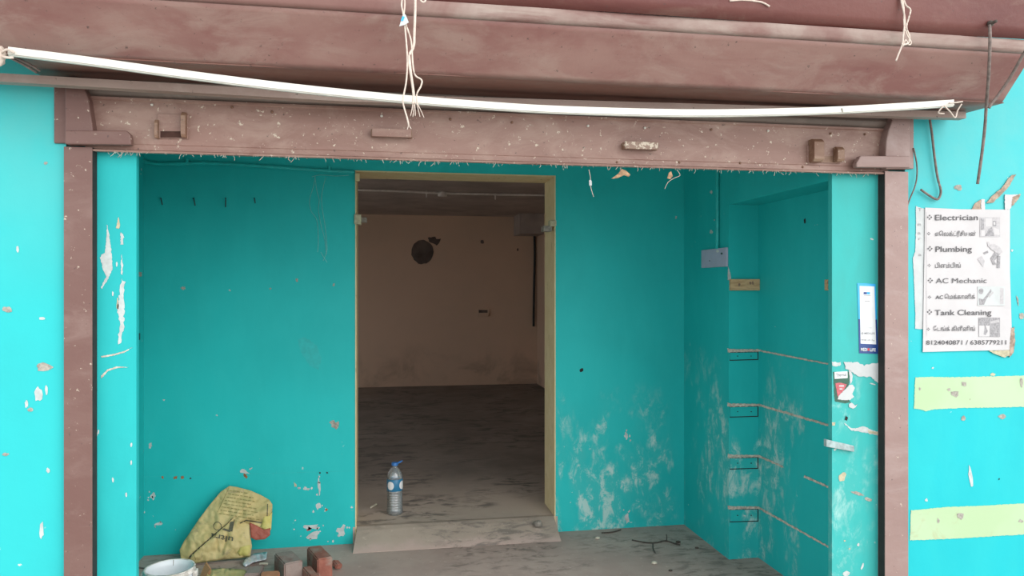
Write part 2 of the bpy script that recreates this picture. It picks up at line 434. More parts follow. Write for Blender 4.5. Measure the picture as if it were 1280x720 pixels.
def inside(p, poly):
    c = False; n = len(poly); j = n - 1
    for i in range(n):
        xi, yi = poly[i]; xj, yj = poly[j]
        if (yi > p[1]) != (yj > p[1]) and p[0] < (xj - xi) * (p[1] - yi) / (yj - yi) + xi: c = not c
        j = i
    return c
def edge_dist(p, poly):
    best = 1e9; p = Vector(p)
    for i in range(len(poly)):
        a, b = Vector(poly[i]), Vector(poly[(i + 1) % len(poly)])
        ab = b - a; t = max(0, min(1, (p - a).dot(ab) / max(1e-9, ab.dot(ab))))
        best = min(best, (a + ab * t - p).length)
    return best
def relief(name, outline, step, front, back, mat, parent=None, smooth=True):
    """closed solid: front(x,y), back(x,y) give points for outline coordinates"""
    B = resample(outline, step); P = list(B)
    xs = [p[0] for p in outline]; ys = [p[1] for p in outline]
    y = min(ys) + step * 0.7; r = 0
    while y < max(ys):
        x = min(xs) + step * (0.3 + 0.5 * (r % 2))
        while x < max(xs):
            if inside((x, y), outline) and edge_dist((x, y), outline) > step * 0.55: P.append(Vector((x, y)))
            x += step
        y += step * 0.87; r += 1
    E = [(i, (i + 1) % len(B)) for i in range(len(B))]
    v2, e2, f2, _, _, _ = delaunay_2d_cdt([Vector((p[0], p[1])) for p in P], E, [], 1, 1e-5)
    n = len(v2)
    V = [front(p[0], p[1]) for p in v2] + [back(p[0], p[1]) for p in v2]
    Fc = [tuple(f) for f in f2] + [tuple(i + n for i in reversed(f)) for f in f2]
    cnt = {}
    for f in f2:
        for i in range(len(f)):
            a, b = f[i], f[(i + 1) % len(f)]
            cnt.setdefault((min(a, b), max(a, b)), []).append((a, b))
    for k, l in cnt.items():
        if len(l) == 1:
            a, b = l[0]; Fc.append((b, a, a + n, b + n))
    return mesh_obj(name, V, Fc, mat, parent, smooth)
def flake(name, outline, plane, mat, parent=None, off=0.0015, jit=0.0, base=-0.001):
    pts = outline
    if jit:
        pts = []
        for p in resample(outline, max(1.2, jit * 2.2)):
            pts.append((p[0] + random.uniform(-jit, jit), p[1] + random.uniform(-jit, jit)))
    n = len(pts)
    V = [plane(p[0], p[1], off) for p in pts] + [plane(p[0], p[1], base) for p in pts]
    Fc = [tuple(range(n)), tuple(range(2 * n - 1, n - 1, -1))] + [(i, (i + 1) % n, n + (i + 1) % n, n + i) for i in range(n)]
    return mesh_obj(name, V, Fc, mat, parent)
def blob(cx, cy, rx, ry, n=9, ang=0.0, j=0.25):
    out = []
    for k in range(n):
        a = 2 * math.pi * k / n; r = 1 + random.uniform(-j, j)
        x, y = rx * r * math.cos(a), ry * r * math.sin(a)
        out.append((cx + x * math.cos(ang) - y * math.sin(ang), cy + x * math.sin(ang) + y * math.cos(ang)))
    return out
def rect(x0, y0, x1, y1): return [(x0, y0), (x1, y0), (x1, y1), (x0, y1)]
def text_flat(s, bold=0.0):
    cu = bpy.data.curves.new('lettering', 'FONT'); cu.body = s; cu.size = 1.0; cu.offset = bold
    cu.resolution_u = 3
    o = bpy.data.objects.new('lettering', cu); COL.objects.link(o)
    dg = bpy.context.evaluated_depsgraph_get()
    me = bpy.data.meshes.new_from_object(o.evaluated_get(dg))
    vs = [v.co.copy() for v in me.vertices]; fs = [tuple(p.vertices) for p in me.polygons]
    bpy.data.objects.remove(o); bpy.data.curves.remove(cu); bpy.data.meshes.remove(me)
    return vs, fs
def text_px(s, x0, y0, x1, y1, top, plane, mat, parent, bold=0.0, off=0.0012, cap=0.73, flip=False):
    """baseline from pixel (x0,y0) to (x1,y1), cap height `top` pixels"""
    vs, fs = text_flat(s, bold)
    if not vs: return None
    mx0 = min(v.x for v in vs); mx1 = max(v.x for v in vs)
    a = Vector((x0, y0)); d = Vector((x1 - x0, y1 - y0)); n = Vector((d.y, -d.x)).normalized()
    V = []
    for v in vs:
        p = a + d * ((v.x - mx0) / (mx1 - mx0)) + n * (v.y / cap * top)
        V.append(plane(p.x, p.y, off))
    me = bpy.data.meshes.new('lettering'); me.from_pydata([tuple(v) for v in V], [], fs); me.update()
    o = bpy.data.objects.new('lettering', me); COL.objects.link(o); me.materials.append(mat); o.parent = parent
    return o
def lathe(name, prof, c, mat, parent=None, n=32, closed=False, wob=None):
    V, Fc = [], []
    for i, (r, z) in enumerate(prof):
        for k in range(n):
            a = 2 * math.pi * k / n; rr = r * (wob(a, z) if wob else 1)
            V.append(Vector((c[0] + rr * math.cos(a), c[1] + rr * math.sin(a), c[2] + z)))
    m = len(prof)
    for i in range(m - 1 if not closed else m):
        for k in range(n):
            i2 = (i + 1) % m
            Fc.append((i * n + k, i * n + (k + 1) % n, i2 * n + (k + 1) % n, i2 * n + k))
    if not closed:
        Fc.append(tuple(range(n))); Fc.append(tuple((m - 1) * n + k for k in range(n)))
    return mesh_obj(name, V, Fc, mat, parent, smooth=True)

# ================================================================== STRUCTURE
XDL = onY(445.5, 400, YB).x; XDR = onY(693, 400, YB).x          # doorway
ZD = onY(560, 217.5, YB).z
YD = YB + 0.25
struct(boxes('ground', [(-25, 25, -20, 25, -0.5, -0.13)], M['ground']), 'pale street ground before the shop')
struct(boxes('floor', [(-3.2, 4.0, 2.62, YB, -0.128, 0.0)], M['floor']), 'dusty grey concrete floor of the recess')
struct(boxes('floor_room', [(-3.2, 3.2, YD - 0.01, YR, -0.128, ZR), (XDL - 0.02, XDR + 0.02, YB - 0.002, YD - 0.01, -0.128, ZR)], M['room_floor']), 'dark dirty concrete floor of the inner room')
wall_back = struct(boxes('wall_back', [(XL - 0.3, XDL - 0.006, YB, YD, 0, ZC + 0.1), (XDR + 0.006, X2 + 0.3, YB, YD, 0, ZC + 0.1), (XDL - 0.006, XDR + 0.006, YB, YD, ZD + 0.006, ZC + 0.1)], M['teal_back']), 'teal painted back wall of the recess with a doorway')
wall_right = struct(boxes('wall_right', [(X1, X1 + 0.45, YN1, YB, 0, ZC + 0.1), (X2, X1 + 0.45, YN0, YN1, 0, ZN), (X1, X1 + 0.45, YN0, YN1, ZN, ZC + 0.1)], M['teal_right']), 'teal right wall of the recess with a shallow niche')
wall_left = struct(boxes('wall_left', [(XL - 0.3, XL, 2.912, YB, 0, ZC + 0.1)], M['teal_left']), 'teal left wall of the recess')
struct(boxes('ceiling', [(-1.8, 2.5, YP, YD, ZC, ZC + 0.15)], M['whitewash']), 'ceiling of the recess')
XPL = onY(170.5, 430, YP).x
XGL0, XGL1 = onY(80, 430, 2.84).x, onY(115.5, 430, 2.84).x
XGR0, XGR1 = onY(1106, 430, 2.84).x, onY(1135, 430, 2.84).x
pier_l = struct(boxes('wall_pier_left', [(XL - 0.3, XPL, YP, 2.912, -0.12, ZC + 0.1)], M['teal_pier_l']), 'narrow teal pier behind the left shutter guide')
pier_r = struct(boxes('wall_pier_right', [(X1, X1 + 0.55, YP, 2.912, -0.12, ZC + 0.1)], M['teal_pier_r']), 'narrow teal pier behind the right shutter guide')
front_l = struct(boxes('wall_front_left', [(-5, XGL0 - 0.001, YF, YP + 0.026, -0.12, 4.2)], M['teal_facade_l']), 'bright teal facade wall left of the opening')
front_r = struct(boxes('wall_front_right', [(XGR1 + 0.001, 5.5, YF, YP + 0.026, -0.12, 4.2)], M['teal_facade_r']), 'bright teal facade wall right of the opening')
struct(boxes('wall_front_top', [(XGL0, XGR1, YF + 0.06, YP + 0.12, 2.21, 4.2)], M['plain_wall']), 'facade wall above the shutter')
# inner room
XRR = onY(671, 400, YR).x
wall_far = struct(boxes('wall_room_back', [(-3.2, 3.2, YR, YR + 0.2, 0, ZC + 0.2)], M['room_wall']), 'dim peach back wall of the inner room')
WY0, WY1, WZ0, WZ1 = 5.2, 9.4, 0.5, 2.45  # added window opening, out of view, to brighten the inner room
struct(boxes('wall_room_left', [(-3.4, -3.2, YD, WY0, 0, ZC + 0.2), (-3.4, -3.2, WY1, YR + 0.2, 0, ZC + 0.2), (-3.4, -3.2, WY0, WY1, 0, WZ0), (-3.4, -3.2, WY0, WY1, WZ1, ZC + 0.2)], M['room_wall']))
win = bpy.data.objects.new('added_window_1', None); COL.objects.link(win); struct(win, 'barred window in the side wall of the inner room')
boxes('added_window_frame', [(-3.36, -3.24, WY0, WY0 + .05, WZ0, WZ1), (-3.36, -3.24, WY1 - .05, WY1, WZ0, WZ1), (-3.36, -3.24, WY0, WY1, WZ0, WZ0 + .05), (-3.36, -3.24, WY0, WY1, WZ1 - .05, WZ1)], M['olive'], win)
for k in range(14):
    boxes('added_window_bar', [(-3.31, -3.29, WY0 + .3 * (k + 1) - .12, WY0 + .3 * (k + 1) - .10, WZ0 + .05, WZ1 - .05)], M['olive'], win)
struct(boxes('wall_room_right', [(XRR, XRR + 0.2, YD, YR, ZR, ZC)], M['room_wall']))
struct(boxes('wall_room_front', [(-3.4, XDL - 0.03, YD - 0.02, YD + 0.04, 0, ZC + 0.1), (XDR + 0.03, 3.2, YD - 0.02, YD + 0.04, 0, ZC + 0.1), (XDL - 0.03, XDR + 0.03, YD - 0.02, YD + 0.04, ZD + 0.05, ZC + 0.1)], M['room_wall']))
struct(boxes('ceiling_room', [(-3.4, 3.4, YD, YR + 0.2, ZC, ZC + 0.2)], M['room_ceiling']), 'dark unlit ceiling of the inner room')
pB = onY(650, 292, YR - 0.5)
struct(boxes('trim_1', [(pB.x, XRR, YR - 0.5, YR, pB.z, ZC)], M['room_ceiling']), 'boxed bulkhead in the corner of the inner room')  # dark ceiling colour stands in for the shadow on this box
# doorway lining
door = bpy.data.objects.new('door_1', None); COL.objects.link(door); struct(door, 'open doorway lined with olive painted jambs')
def jamb_mesh(name, x0, x1, z0, z1):
    return boxes(name, [(x0, x1, YB - 0.004, YD + 0.03, z0, z1)], M['olive'], door, bevel=0.0015)
jamb_mesh('jamb', XDL - 0.007, XDL, ZR - 0.06, ZD)
jamb_mesh('jamb', XDR, XDR + 0.007, ZR - 0.06, ZD)
jamb_mesh('head', XDL - 0.007, XDR + 0.007, ZD, ZD + 0.007)
def hinge(px0, py0, px1, py1, side):
    x, z0, z1 = (XDL if side < 0 else XDR), onY(px0, py1, YB).z, onY(px0, py0, YB).z
    zm = (z0 + z1) / 2
    h = boxes('hinge_block', [(x - 0.012, x + 0.028, YB - 0.016, YB + 0.05, zm - 0.028, zm + 0.03)] if side < 0 else [(x - 0.030, x + 0.010, YB - 0.012, YB + 0.045, zm + 0.0, zm + 0.036)], M['cream_peel'], door, bevel=0.004)
    boxes('hinge_leaf', [(x + 0.02, x + 0.06, YB + 0.02, YB + 0.07, zm - 0.012, zm + 0.016)] if side < 0 else [(x - 0.065, x - 0.012, YB + 0.01, YB + 0.09, zm - 0.03, zm + 0.004)], M['stone'], h, bevel=0.003)
hinge(449, 267, 456, 282, -1); hinge(672, 275, 690, 290, 1)
# ramp
PL = onZ(441, 691, 0.0); PR = onZ(702, 677, 0.0)
nx = 40; V = []; Fc = []
prof = [(0.03, ZR + 0.0015), (0.0, ZR + 0.0012), (-0.03, ZR - 0.012), (-0.09, ZR - 0.05), (-0.135, 0.020), (-0.165, 0.002), (-0.165, -0.02), (0.03, -0.02)]
for i in range(nx + 1):
    t = i / nx; xa = XDL + 0.006 + (XDR - XDL - 0.012) * t; xb = PL.x + (PR.x - PL.x) * t
    for (dy, z) in prof:
        k = min(1, max(0, -dy / 0.165)); x = xa + (xb - xa) * k
        w = mnoise.noise(Vector((x * 7, dy * 20, 1.3))) * 0.006 if -0.16 < dy < -0.01 and z > 0 else 0
        V.append(Vector((x, YB + dy + w, z + w * 0.4)))
m = len(prof)
for i in range(nx):
    for j in range(m): Fc.append((i * m + j, i * m + (j + 1) % m, (i + 1) * m + (j + 1) % m, (i + 1) * m + j))
Fc.append(tuple(range(m))); Fc.append(tuple(nx * m + j for j in range(m)))
struct(mesh_obj('trim_2', V, Fc, M['ramp'], smooth=False), 'short brownish cement ramp up to the doorway')

# ------------------------------------------------------------------ wear on the walls
pBk, pPl, pPr, pFl, pFr, pSR, pNB = planeY(YB), planeY(YP), planeY(YP), planeY(YF), planeY(YF), planeX(X1), planeX(X2)
pNF = planeY(YN1)
def chip(outl, plane, mat, wall, jit=0.5, off=0.0015): return flake('paint_chip', outl, plane, M[mat], wall, off, jit)
# left pier: white peel and its long streaks
chip([(134, 281), (136, 290), (139, 312), (141, 335), (137, 345), (128, 361), (126, 360), (133, 345), (129, 338), (125, 322), (127, 318), (131, 316), (133, 300)], pPl, 'white_peel', pier_l)
chip([(148, 271), (150, 280), (149, 286), (145, 285)], pPl, 'cream_peel', pier_l)
chip([(151, 290), (155, 294), (154, 306), (151, 305)], pPl, 'white_peel', pier_l, 0.8)
chip([(152, 318), (154, 330), (153, 344), (151, 343)], pPl, 'white_peel', pier_l, 0.8)
chip([(152, 348), (156, 352), (155, 392), (155, 408), (151, 430), (147, 430), (150, 405), (146, 385), (149, 370)], pPl, 'white_peel', pier_l, 1.2)
chip([(146, 372), (148, 372), (148, 386), (146, 386)], pPl, 'cream_peel', pier_l, 0.5)
for (x, y) in [(141, 367), (146, 330), (121, 543), (123, 540), (164, 556), (164, 578), (141, 600), (158, 618)]:
    chip(blob(x, y, 1.2, 3.0), pPl, 'white_peel', pier_l, 0)
chip([(126, 445), (140, 443), (155, 439), (166, 434), (155, 441), (140, 445), (127, 447)], pPl, 'web', pier_l, 0.3)
chip([(126, 470), (134, 462), (146, 458), (161, 459), (147, 460), (135, 464), (127, 473)], pPl, 'web', pier_l, 0.3)
# left facade
for (x, y, rx, ry, m) in [(9, 387, 6, 4, 'grey_chip'), (56, 459, 11, 5, 'grey_chip'), (48, 493, 4.5, 9, 'white_peel'), (58, 487, 2, 6, 'white_peel'), (33, 505, 2, 5, 'white_peel'), (38, 512, 4, 2.5, 'grey_chip'),
                          (52, 398, 4, 2, 'white_peel'), (52, 663, 3, 10, 'white_peel'), (60, 588, 2, 3, 'white_peel'), (57, 204, 2.2, 2, 'grey_chip'), (22, 312, 2, 4, 'white_peel'), (7, 568, 4, 2, 'grey_chip')]:
    chip(blob(x, y, rx, ry, 11), pFl, m, front_l, 0)
# back wall
for (x, y, rx, ry, m) in [(229, 360, 3, 2, 'grey_chip'), (287, 363, 1.4, 1.2, 'white_peel'), (338, 361, 1.4, 1.5, 'grey_chip'), (371, 350, 2, 2, 'grey_chip'), (417, 356, 1.5, 2, 'grey_chip'), (418, 531, 5.5, 5, 'grey_chip'),
                          (203, 597, 1.6, 1.6, 'rust_hole'), (219, 597, 2.2, 2, 'rust_hole'), (228, 597, 1.8, 1.8, 'rust_hole'), (238, 598, 1.3, 1.3, 'dark_hole'), (307, 595, 2.2, 2.8, 'rust_hole'), (306, 590, 5, 3, 'white_peel'), (400, 591, 1.2, 1, 'dark_hole'), (409, 591, 1.2, 1, 'dark_hole'),
                          (369, 606, 1.3, 3, 'cream_peel'), (382, 611, 4, 2, 'white_peel'), (399, 607, 1.6, 10, 'white_peel'), (408, 637, 1.8, 1.3, 'rust_hole'), (398, 633, 4, 4, 'white_peel'), (390, 659, 10, 3, 'white_peel'), (393, 669, 8, 4, 'white_peel'), (386, 662, 3, 2, 'pink_print'),
                          (427, 663, 5, 7, 'white_peel'), (188, 557, 2, 3, 'white_peel'), (191, 620, 3, 4, 'white_peel'), (173, 625, 1.6, 11, 'white_peel'), (198, 655, 4, 2, 'white_peel'), (177, 645, 2, 5, 'white_peel'), (271, 519, 1.5, 1, 'white_peel'), (205, 500, 1.5, 1, 'white_peel'),
                          (783, 545, 2.5, 4, 'white_peel'), (784, 648, 2.4, 7, 'white_peel'), 
                          (727, 463, 2, 2.5, 'dark_hole'), (845, 272, 0.8, 2, 'white_peel')]:
    ol = blob(x, y, rx, ry, 13, random.uniform(-.4, .4), 0.45)
    chip(ol, pBk, m, wall_back, 0, 0.0008 if m != 'web' else 0.0004)
    if m in ('white_peel', 'web') and max(rx, ry) > 3.5:
        for _ in range(4):
            chip(blob(x + random.uniform(-2.4, 2.4) * rx, y + random.uniform(-2, 2) * ry, random.uniform(.6, 1.4), random.uniform(.6, 1.8), 7, 0, .4), pBk, m, wall_back, 0, 0.0008)
chip([(372, 425), (380, 421), (396, 432), (402, 447), (398, 462), (388, 458), (376, 440)], pBk, 'stain', wall_back, 0.8, 0.0006)
chip([(170, 596), (440, 588.4), (440, 589), (170, 596.6)], pBk, 'stain', wall_back, 0.0, 0.0006)
# right pier
chip([(1040, 452), (1051, 453), (1050, 457), (1041, 458)], pPr, 'white_peel', pier_r, 0.7)
chip([(1055, 453), (1072, 453), (1080, 457), (1084, 455), (1100, 454), (1101, 470), (1098, 479), (1088, 471), (1073, 471), (1066, 466), (1057, 460)], pPr, 'paper2', pier_r, 0.8, 0.003)
chip([(1056, 529), (1058, 531), (1066, 536), (1080, 533), (1092, 538), (1102, 541), (1103, 545), (1090, 543), (1078, 540), (1064, 538), (1056, 530)], pPr, 'white_peel', pier_r, 0.7)
chip([(1085, 538), (1101, 541), (1101, 544), (1086, 541)], pPr, 'cream_peel', pier_r, 0.4, 0.0025)
chip([(1057, 519), (1060, 522), (1059, 526), (1056, 525)], pPr, 'dark_hole', pier_r, 0.3)
chip([(1040, 528), (1044, 528), (1044, 532), (1040, 532)], pPr, 'cream_peel', pier_r, 0.4)
for (x, y, rx, ry, m) in [(1053, 596, 4, 6, 'cream_peel'), (1072, 617, 8, 2, 'grey_chip'), (1085, 624, 6, 2, 'grey_chip'), (1073, 681, 1.5, 2, 'white_peel'), (1078, 708, 1.5, 4, 'white_peel'), (1058, 717, 4, 4, 'white_peel'), (1062, 686, 1.2, 1.2, 'cream_peel'), (1056, 676, 1.4, 1, 'cream_peel'), (1091, 480, 4, .7, 'white_peel'), (1090, 299, 2, 1, 'white_peel')]:
    chip(blob(x, y, rx, ry, 10, 0.3), pPr, m, pier_r, 0)
# right facade
for (x, y, rx, ry, m) in [(1204, 523, 3, 3, 'grey_chip'), (1253, 521, 5, 3.5, 'grey_chip'), (1214, 597, 2.5, 13, 'white_peel'), (1158, 625, 1.8, 1.8, 'white_peel'), (1249, 599, 1, 1, 'dark_hole'), (1198, 234, 4.5, 4, 'grey_chip'), (1241, 468, 3, 2, 'cream_peel'), (1166, 460, 1.5, 1.2, 'white_peel'), (1265, 313, 1.5, 1.5, 'white_peel'), (1277, 395, 3, 4, 'grey_chip'), (1272, 375, 1, 6, 'grey_chip'), (1131, 634, 4, 2, 'white_peel')]:
    chip(blob(x, y, rx, ry, 11, -0.15, .3), pFr, m, front_r, 0)
b1 = [(1144, 472), (1160, 471), (1195, 471.5), (1300, 469), (1300, 508), (1240, 509.5), (1200, 510), (1165, 512), (1157, 514), (1150, 511.5), (1142.5, 511)]
b2 = [(1138.5, 638), (1180, 634), (1230, 632), (1300, 628), (1300, 667), (1230, 671), (1180, 674), (1137.5, 675.5)]
for b, lab in ((b1, 'upper pale green painted band'), (b2, 'lower pale green painted band')):
    o = flake('painted_band', b, pFr, M['band'], front_r, 0.002, 0.4); o['label'] = lab
for (x, y, rx, ry) in [(1193, 492, 6, 4), (1186, 487, 2, 2), (1205, 480, 3, 3), (1150, 486, 1.5, 2), (1173, 651, 2, 3), (1200, 645, 4.5, 4), (1276, 651, 3, 2), (1277, 478, 2, 5)]:
    chip(blob(x, y, rx, ry, 10, 0, .35), pFr, 'grey_chip', front_r, 0, 0.003)
# niche: shelf sockets and plaster scars
for (y0, y1, lx1, ly1, seg) in [(438, 450, 1040, 456, [(0, 1)]), (506, 521, 1040, 533, [(0, 1)]), (570, 586, 1040, 611, [(0, .33), (.62, 1)]), (634.5, 652, 1041, 687, [(0, 1)])]:
    flake('shelf_socket', [(912, y0 + 2), (948, y0 + 1.5), (948, y1), (912, y1 + 1)], pNF, M['dark_hole'], wall_right, 0.0006)
    flake('shelf_socket_plate', [(912.4, y0 + 3), (946.8, y0 + 2.4), (946.8, y1 - 1.2), (912.4, y1 - .2)], pNF, M['teal_right'], wall_right, 0.003)
    flake('plaster_scar', [(909.5, y0 - 2.6), (915, y0 - 1.6), (948, y0 - 1.2), (948, y0 + 1.4), (912, y0 + 2.6), (909.5, y0 + 2)], pNF, M['web'], wall_right, 0.006, 0.5)
    for a, b in seg:
        xa, xb = 948 + (lx1 - 948) * a, 948 + (lx1 - 948) * b
        ya, yb = y0 + (ly1 - y0) * a, y0 + (ly1 - y0) * b
        w = 1.0 if y0 < 500 else 1.5
        flake('plaster_scar', [(xa, ya - w), (xb, yb - w), (xb + 1, yb + w), (xa, ya + w)], pNB, M['web'], wall_right, 0.004, 0.5)
    for xx in (922, 939):
        flake('screw_hole', blob(xx, (y0 + y1) / 2 + 1, .9, .8, 6), pNF, M['dark_hole'], wall_right, 0.0036)
for (x, y, rx, ry) in [(889, 240, 1.4, 2), (889, 290, 2, 2.4), (893, 275, .8, 1)]:
    chip(blob(x, y, rx, ry), pSR, 'white_peel', wall_right, 0)
chip([(910, 332), (913, 342), (914, 350), (909.5, 350)], pNF, 'white_peel', wall_right, 0.3)
chip(blob(1006, 276, 1.2, 3), pNB, 'dark_hole', wall_right, 0)

# ================================================================== SHUTTER
YS = 2.862
ZB0 = 1.984
ZB1 = 2.183
XS0, XS1 = XGL1 - 0.03, XGR0 + 0.03
sh = empty('rolling_shutter', 'dusty brown steel rolling shutter pulled up above the opening', 'shutter')
nx = 60; V = []; Fc = []
prof = [(0.010, ZB0 + 0.002), (-0.018, ZB0), (-0.020, ZB0 + 0.006), (-0.004, ZB0 + 0.012), (-0.003, ZB0 + 0.030), (0.0, ZB0 + 0.034), (0.0, ZB1 - 0.014), (-0.006, ZB1 - 0.010), (-0.006, ZB1 - 0.002), (0.012, ZB1), (0.012, ZB0 + 0.002)]
m = len(prof)
for i in range(nx + 1):
    x = XS0 + (XS1 - XS0) * i / nx
    for j, (dy, z) in enumerate(prof):
        w = mnoise.noise(Vector((x * 3, z * 6, 0))) * 0.004
        V.append(Vector((x, YS + dy + (w if j < m - 2 else 0), z + (mnoise.noise(Vector((x * 9, 4, 0))) * 0.003 if j in (1, 2) else 0))))
for i in range(nx):
    for j in range(m): Fc.append((i * m + j, i * m + (j + 1) % m, (i + 1) * m + (j + 1) % m, (i + 1) * m + j))
Fc.append(tuple(range(m))); Fc.append(tuple(nx * m + j for j in range(m)))
mesh_obj('bottom_bar', V, Fc, M['bar'], sh)
for k in range(2):          # curved slats rolled up above the bar
    z0 = ZB1 + 0.001 + k * 0.052; n = 7; pr = []
    for j in range(n):
        a = j / (n - 1); pr.append((-0.004 - 0.014 * math.sin(math.pi * a), z0 + 0.05 * a))
    pr += [(0.008, z0 + 0.05), (0.008, z0)]
    V, Fc = [], []
    for x in (XS0, XS1):
        for dy, z in pr: V.append(Vector((x, YS + dy + 0.010, z)))
    q = len(pr)
    for j in range(q): Fc.append((j, (j + 1) % q, q + (j + 1) % q, q + j))
    Fc += [tuple(range(q)), tuple(range(q, 2 * q))]
    mesh_obj('slat', V, Fc, M['slat'], sh)
for (x, y) in [(190, 131), (290, 134), (477, 145), (563, 149), (735, 157.5), (806, 160), (889, 162), (960, 163.5), (1038, 167), (1081, 168), (340, 140), (640, 153), (771, 203), (849, 203), (925, 204), (1003, 209)]:
    p = onY(x, y, YS - 0.002)
    lathe('rivet', [(0.0055, 0), (0.005, 0.003), (0.003, 0.005), (0.0005, 0.0055)], (0, 0, 0), M['pvc'] if x in (190, 477, 735, 806, 960) else M['rust'], sh, 8).matrix_world = Matrix.Translation(p) @ Matrix.Rotation(math.pi / 2, 4, 'X')
def handle(x0, x1, y0, y1, hm='rust'):
    a, b = onY(x0, y1, YS - 0.03), onY(x1, y0, YS - 0.03)
    z0, z1 = a.z, b.z
    h = boxes('handle', [(a.x, b.x, YS - 0.036, YS - 0.026, z0, z1)], M[hm], sh, bevel=0.002)
    boxes('handle_stub', [(a.x - 0.004, a.x + 0.012, YS - 0.030, YS + 0.002, z0 + 0.002, z1 - 0.003)], M['rust'], h, bevel=0.002)
    boxes('handle_stub', [(b.x - 0.012, b.x + 0.004, YS - 0.030, YS + 0.002, z0 + 0.002, z1 - 0.003)], M['rust'], h, bevel=0.002)
handle(465, 514, 162, 170.5, 'bar'); handle(781, 822, 178, 186, 'chipped')
# left lock: two ears with a bolt slot
def ear(xa, xb, y0, y1, parent, d=0.034, tilt=0.006):
    a, b = onY(xa, y1, YS - 0.01), onY(xb, y0, YS - 0.01)
    pts = [Vector((a.x, YS, a.z)), Vector((a.x, YS - d * .8, a.z)), Vector((a.x, YS - d, a.z + 0.01)), Vector((a.x, YS - d, b.z - 0.014)), Vector((a.x, YS - d * .6, b.z)), Vector((a.x, YS, b.z))]
    return prism('lock_ear', pts, Vector((b.x - a.x, tilt, 0)), M['rust'], parent, bevel=0.0015)
hp = boxes('lock_hasp', [(onY(197, 160, YS).x, onY(236, 160, YS).x, YS - 0.006, YS + 0.001, onY(215, 173.5, YS).z, onY(215, 143, YS).z)], M['bar'], sh, bevel=0.002)
ear(194.5, 198.5, 150, 173, hp, 0.030); ear(228, 233.5, 141, 172.5, hp, 0.036)
flake('bolt_slot', rect(200.5, 164, 227, 172), planeY(YS - 0.006), M['slot'], hp, 0.0015)
hp = boxes('lock_hasp', [(onY(1008, 190, YS).x, onY(1050, 190, YS).x, YS - 0.006, YS + 0.001, onY(1030, 204, YS).z, onY(1030, 183, YS).z)], M['bar'], sh, bevel=0.002)
ear(1012, 1024, 175, 203, hp, 0.045, -0.004); ear(1042, 1050, 184.5, 203, hp, 0.04, -0.004)
flake('bolt_slot', rect(1026, 195, 1041, 203), planeY(YS - 0.006), M['rust'], hp, 0.0015)
# grime hanging from the lower edge
lists = []
for i in range(330):
    x = random.uniform(XS0 + 0.05, XS1 - 0.05); L = random.choice([0.004, 0.006, 0.008, 0.012, 0.02]) * random.uniform(.6, 1.2)
    p = Vector((x, YS - 0.016, ZB0 + 0.003)); q = p + Vector((random.uniform(-1, 1) * L * .8, random.uniform(-.3, .3) * L, -L))
    lists.append([p, (p + q) / 2 + Vector((random.uniform(-1, 1), 0, 0)) * L * .3, q])
tag(tubes('cobweb_fringe', lists, 0.0011, M['web'], None, 2, 3), 'fringe of dusty cobweb along the lower edge of the shutter', 'cobweb', kind='stuff')
def leaf(name, label, outl, grp='dry scraps hanging from the shutter edge'):
    pl = planeY(YS - 0.02)
    fr = lambda x, y: pl(x, y, 0.004 + 0.006 * mnoise.noise(Vector((x * .2, y * .2, 3))))
    o = relief(name, outl, 2.0, fr, lambda x, y: fr(x, y) + Vector((0, 0.0015, 0)), M['leaf'])
    return tag(o, label, 'leaf', grp)
leaf('dry_leaf', 'curled brown dry leaf under the shutter, near its middle handle', [(764, 223.5), (773, 217), (777, 211), (782, 213), (788, 218), (786, 221), (780, 219), (772, 222.5)])
leaf('dry_leaf', 'small forked dry scrap under the shutter right of the curled leaf', [(834, 223), (836, 216), (839, 214), (841, 220), (838, 224)])
tag(tube('web_strand', [onY(736, 212, YS - .018), onY(738, 222, YS - .018), onY(738, 232, YS - .018), onY(742, 246, YS - .018)], 0.0012, M['string']), 'pale thread dangling below the shutter left of the dry leaf', 'thread')
flk = relief('paper_tuft', blob(738, 229, 2.2, 4, 8), 1.5, lambda x, y: planeY(YS - .018)(x, y, .003), lambda x, y: planeY(YS - .018)(x, y, -.001), M['paper2'], bpy.data.objects['web_strand'])
tag(tube('web_strand', [onY(831, 236, YS - .018), onY(835, 228, YS - .018), onY(842, 223, YS - .018), onY(850, 219, YS - .018), onY(846, 212, YS - .018)], 0.001, M['string']), 'bent pale thread hanging below the forked dry scrap', 'thread')

# ------------------------------------------------------------------ guides
def guide(x0, x1, side, mat, label, brk):
    g = empty('shutter_guide', label, 'shutter guide')
    yA, yB_ = 2.838, YP - 0.0005
    z0, z1 = -0.12, ZB0 + 0.012
    # U channel, open toward the shutter
    if side < 0: bl = [(x0 + 0.0005, x0 + 0.010, yA + 0.0045, yB_ - 0.0035, z0, z1), (x0, x1, yA, yA + 0.004, z0, z1), (x0, x1, yB_ - 0.003, yB_, z0, z1)]
    else: bl = [(x1 - 0.010, x1 - 0.0005, yA + 0.0045, yB_ - 0.0035, z0, z1), (x0, x1, yA, yA + 0.004, z0, z1), (x0, x1, yB_ - 0.003, yB_, z0, z1)]
    boxes('channel', bl, mat, g, bevel=0.001)
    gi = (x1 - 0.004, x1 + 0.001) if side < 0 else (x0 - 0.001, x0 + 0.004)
    boxes('gap_shade_strip', [(gi[0], gi[1], yA + 0.005, YP - 0.004, z0, z1)], M['gap_shade'], g)  # black strip put in for the shade in the gap beside the channel
    for k, poly in enumerate(brk):
        y = [2.822, 2.848, 2.812][k]; d = [0.05, 0.011, 0.03][k]
        pts = [onY(a, b, y) for a, b in poly]
        nm = ['mouth_bracket', 'wall_flange', 'guide_tongue'][k]
        prism(nm, pts, Vector((0, d, 0)), mat, g, bevel=0.004)
    return g
